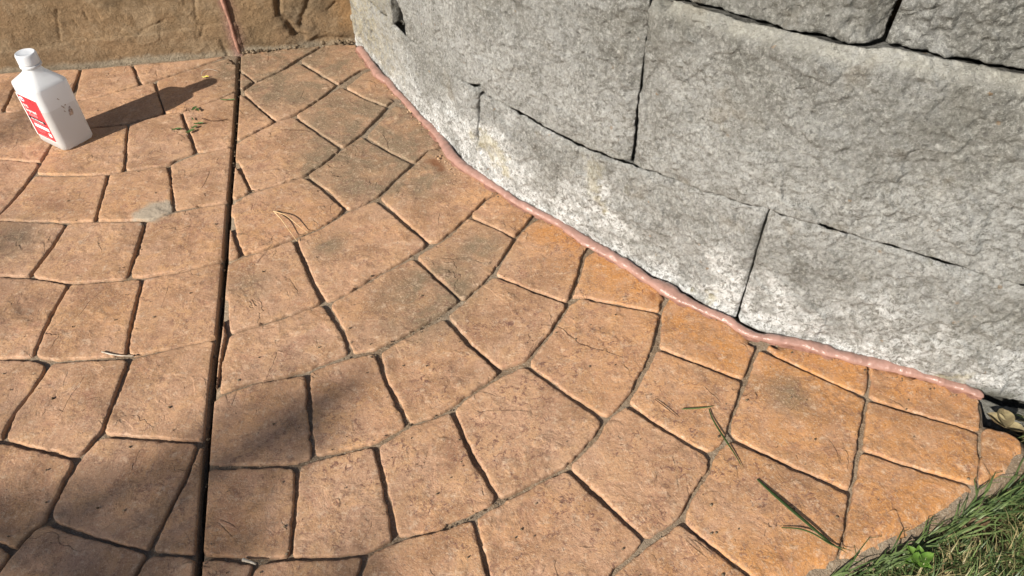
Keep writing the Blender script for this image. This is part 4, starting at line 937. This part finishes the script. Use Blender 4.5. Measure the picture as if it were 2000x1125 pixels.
def scatter(n, line, spread, rmin, rmax, zf):
    ps = []
    q = np.array([G(*p) for p in line])
    for k in range(n):
        i = r.integers(0, len(q) - 1) if len(q) > 1 else 0; f_ = r.random(); p = q[i] * (1 - f_) + q[min(i + 1, len(q) - 1)] * f_ + r.normal(0, spread, 2)
        rr_ = rmin * (rmax / rmin) ** (r.random() ** 1.8); ps.append(pebble((p[0], p[1], zf(rr_)), rr_, r))
    return ps
ps = scatter(900, [(480, 102), (520, 95), (560, 91), (600, 86)], .007, .0009, .0050, lambda q_: q_ * .8)
ps += scatter(480, [(575, 88), (640, 80), (690, 84)], .008, .0009, .0060, lambda q_: q_ * .9 + .002)
ps += scatter(50, [(120, 135), (288, 122), (464, 108)], .004, .0006, .0016, lambda q_: q_ * .3)
V, F_ = join(ps); tag(mesh('dirt_crumbs', V, F_, MCRUMB, smooth=False), 'brown dirt crumbs and grit gathered at the foot of the step', 'dirt', kind='stuff')
ps = []
for p in [(600, 85), (592, 74), (640, 76), (607, 68), (585, 72), (652, 78), (669, 80)]: ps += scatter(1, [p, p], .002, .006, .009, lambda q_: q_ * .7 + .003)
V, F_ = join(ps); tag(mesh('soil_clods', V, F_, MCRUMB, smooth=False), 'larger dark soil clods in the corner between step and wall', 'dirt', kind='stuff')
ps = []
for k in range(800):
    u_, v_ = r.uniform(-50, 1900), r.uniform(110, 1125); p = G(u_, v_)
    if foot_dist(np.array([p]))[0][0] < .012 or p[1] > 1.6: continue
    s1 = SH(1000, 300)[0]
    fx = np.interp(p[1], FC[::-1, 1], FC[::-1, 0]);
    if p[0] > fx - .01 or seg_dist(np.array([p]), EG, False)[0] < .01 or (p[0] > .3 and p[1] < .35): continue
    ps.append(pebble((p[0], p[1], .001), .0004 + .0017 * r.random() ** 4, r))
for line in ([(780, 830), (840, 812), (880, 797)], [(598, 468), (640, 440), (672, 412)], [(732, 684), (800, 650), (868, 612)], [(466, 176), (548, 138), (636, 86)], [(860, 1033), (927, 1007), (980, 977)], [(460, 380), (520, 362), (600, 340)]):
    ps += scatter(26, line, .0018, .0006, .0019, lambda q_: -.003 + q_ * .4)
V, F_ = join(ps); tag(mesh('grit', V, F_, MCRUMB, smooth=False), 'tiny grit specks scattered over the paving and its joints', 'grit', kind='stuff')
ps = []
for k in range(420):
    s_ = r.uniform(SBEAD0, SBEAD1); p = W(np.array([s_]), 0, .0135 + abs(r.normal(0, .006)))[0]; rr_ = .0003 + .0013 * r.random() ** 3; ps.append(pebble((p[0], p[1], rr_ * .3), rr_, r))
V, F_ = join(ps); tag(mesh('bead_grit', V, F_, MCRUMB, smooth=False), 'fine grit lying along the lower edge of the pink bead', 'grit', kind='stuff')
# debris in the control joint
ps = []
for k in range(90):
    v_ = 108 + 260 * r.random() ** 1.4 if r.random() < .8 else r.uniform(300, 900); x_ = np.interp(v_, [p[1] for p in CJ], [p[0] for p in CJ]); p = G(x_, v_)
    ps.append(pebble((p[0] + r.uniform(-.003, .003), p[1], -.014 + .009 * r.random()), r.uniform(.001, .0026), r))
V, F_ = join(ps); tag(mesh('joint_litter', V, F_, MCRUMB, smooth=False), 'crumbs and husks caught in the dark control joint', 'debris', kind='stuff')
# bits of crumbled mortar near the bead
ps = scatter(60, [(760, 170), (800, 215), (850, 262)], .004, .0008, .003, lambda q_: q_ * .6) + scatter(26, [(850, 300), (870, 318), (892, 340)], .005, .0008, .004, lambda q_: q_ * .6)
V, F_ = join(ps); tag(mesh('mortar_flakes', V, F_, mat_simple('tan_flakes', (.36, .22, .12), (.5, .36, .24), 120, .9), smooth=False), 'small tan flakes beside the upper part of the pink bead', 'flakes', kind='stuff')

# ---------------------------------------------------------------- the tree whose branches shade the patio (behind the camera, sunward)
def skyward(px, L, dx=0, dy=0): g_ = G(*px); return np.array([g_[0] + dx, g_[1] + dy, 0.]) + np.array(SUN) * L
tree = empty('shade_tree', (-6.3, -1.3, -.1)); tag(tree, 'leafy tree standing sunward of the patio and casting dappled shade', 'tree')
tl = np.array([-6.3, -1.3, -.1])
V, F_ = join([tube([tl, tl + [.05, .02, 1.2], tl + [.1, -.05, 2.4], tl + [.0, .1, 4.2]], [.16, .13, .10, .05], 12)]); mesh('trunk', np.array(V) - tl, F_, MBARK, tree)
LB = 5.2; hub = tl + [.1, -.05, 2.3]
spots = [((505, 850), .055, 44), ((440, 900), .05, 26), ((560, 870), .045, 22), ((640, 830), .04, 9), ((470, 800), .03, 12), ((430, 975), .035, 14), ((200, 1010), .04, 12), ((300, 1010), .03, 6), ((150, 1085), .07, 80), ((60, 1110), .07, 46), ((250, 1110), .055, 50), ((-60, 1080), .08, 50), ((350, 1140), .06, 26), ((-40, 990), .05, 14),
         ((20, 235), .05, 20), ((-20, 200), .06, 24), ((60, 260), .03, 8), ((15, 455), .035, 12), ((25, 60), .06, 16), ((10, 620), .03, 8), ((640, 1125), .03, 8), ((470, 1180), .08, 30), ((600, 1190), .06, 20), ((540, 960), .03, 7), ((-60, 860), .05, 14)]
br = []
def limb(a, b, r0, r1, sag=.15):
    t = np.linspace(0, 1, 10)[:, None]; p = a * (1 - t) + b * t; p[:, 2] += (sag * np.sin(np.pi * t))[:, 0]; return tube(p, (r0 + (r1 - r0) * t)[:, 0], 7)
n1 = skyward((-250, 1080), LB); n2 = skyward((-250, 300), LB)
br.append(limb(hub, n1, .05, .012, .0)); br.append(limb(hub + [0, 0, .4], n2, .04, .010, .0))
Lv = []; r = np.random.default_rng(5)
for (px, rad, n) in spots:
    c_ = skyward(px, LB + r.uniform(-.5, .5)); br.append(limb(n1 if px[1] > 700 else n2, c_, .006, .002, .0))
    for k in range(n):
        p = c_ + r.normal(0, rad * .62, 3); a = r.normal(0, 1, 3); a /= np.linalg.norm(a); b = np.cross(a, r.normal(0, 1, 3)); b /= np.linalg.norm(b); s_ = r.uniform(.012, .022)
        Lv.append(([p - a * s_, p + b * s_ * .55, p + a * s_, p - b * s_ * .55], [(0, 1, 2, 3)]))
cc = tl + [-.2, .6, 4.0]
for k in range(14): a = r.normal(0, 1, 3); a /= np.linalg.norm(a); br.append(limb(hub + [0, 0, r.uniform(.2, 1.4)], cc + a * [1.2, 1.1, 1.1] * r.uniform(.6, 1), .035, .006, .1))
for k in range(9000):
    a = r.normal(0, 1, 3); a /= np.linalg.norm(a); p = cc + a * np.array([1.35, 1.25, 1.2]) * r.uniform(.35, 1) * (1 + .2 * math.sin(a[0] * 7 + a[1] * 5)); b = np.cross(a, r.normal(0, 1, 3)); b /= np.linalg.norm(b); a2 = np.cross(a, b); s_ = r.uniform(.03, .05)
    Lv.append(([p - a2 * s_, p + b * s_ * .5, p + a2 * s_, p - b * s_ * .5], [(0, 1, 2, 3)]))
V, F_ = join(br); mesh('branches', np.array(V) - tl, F_, MBARK, tree)
V, F_ = join(Lv); mesh('crown', np.array(V) - tl, F_, MLEAF, tree, smooth=False)
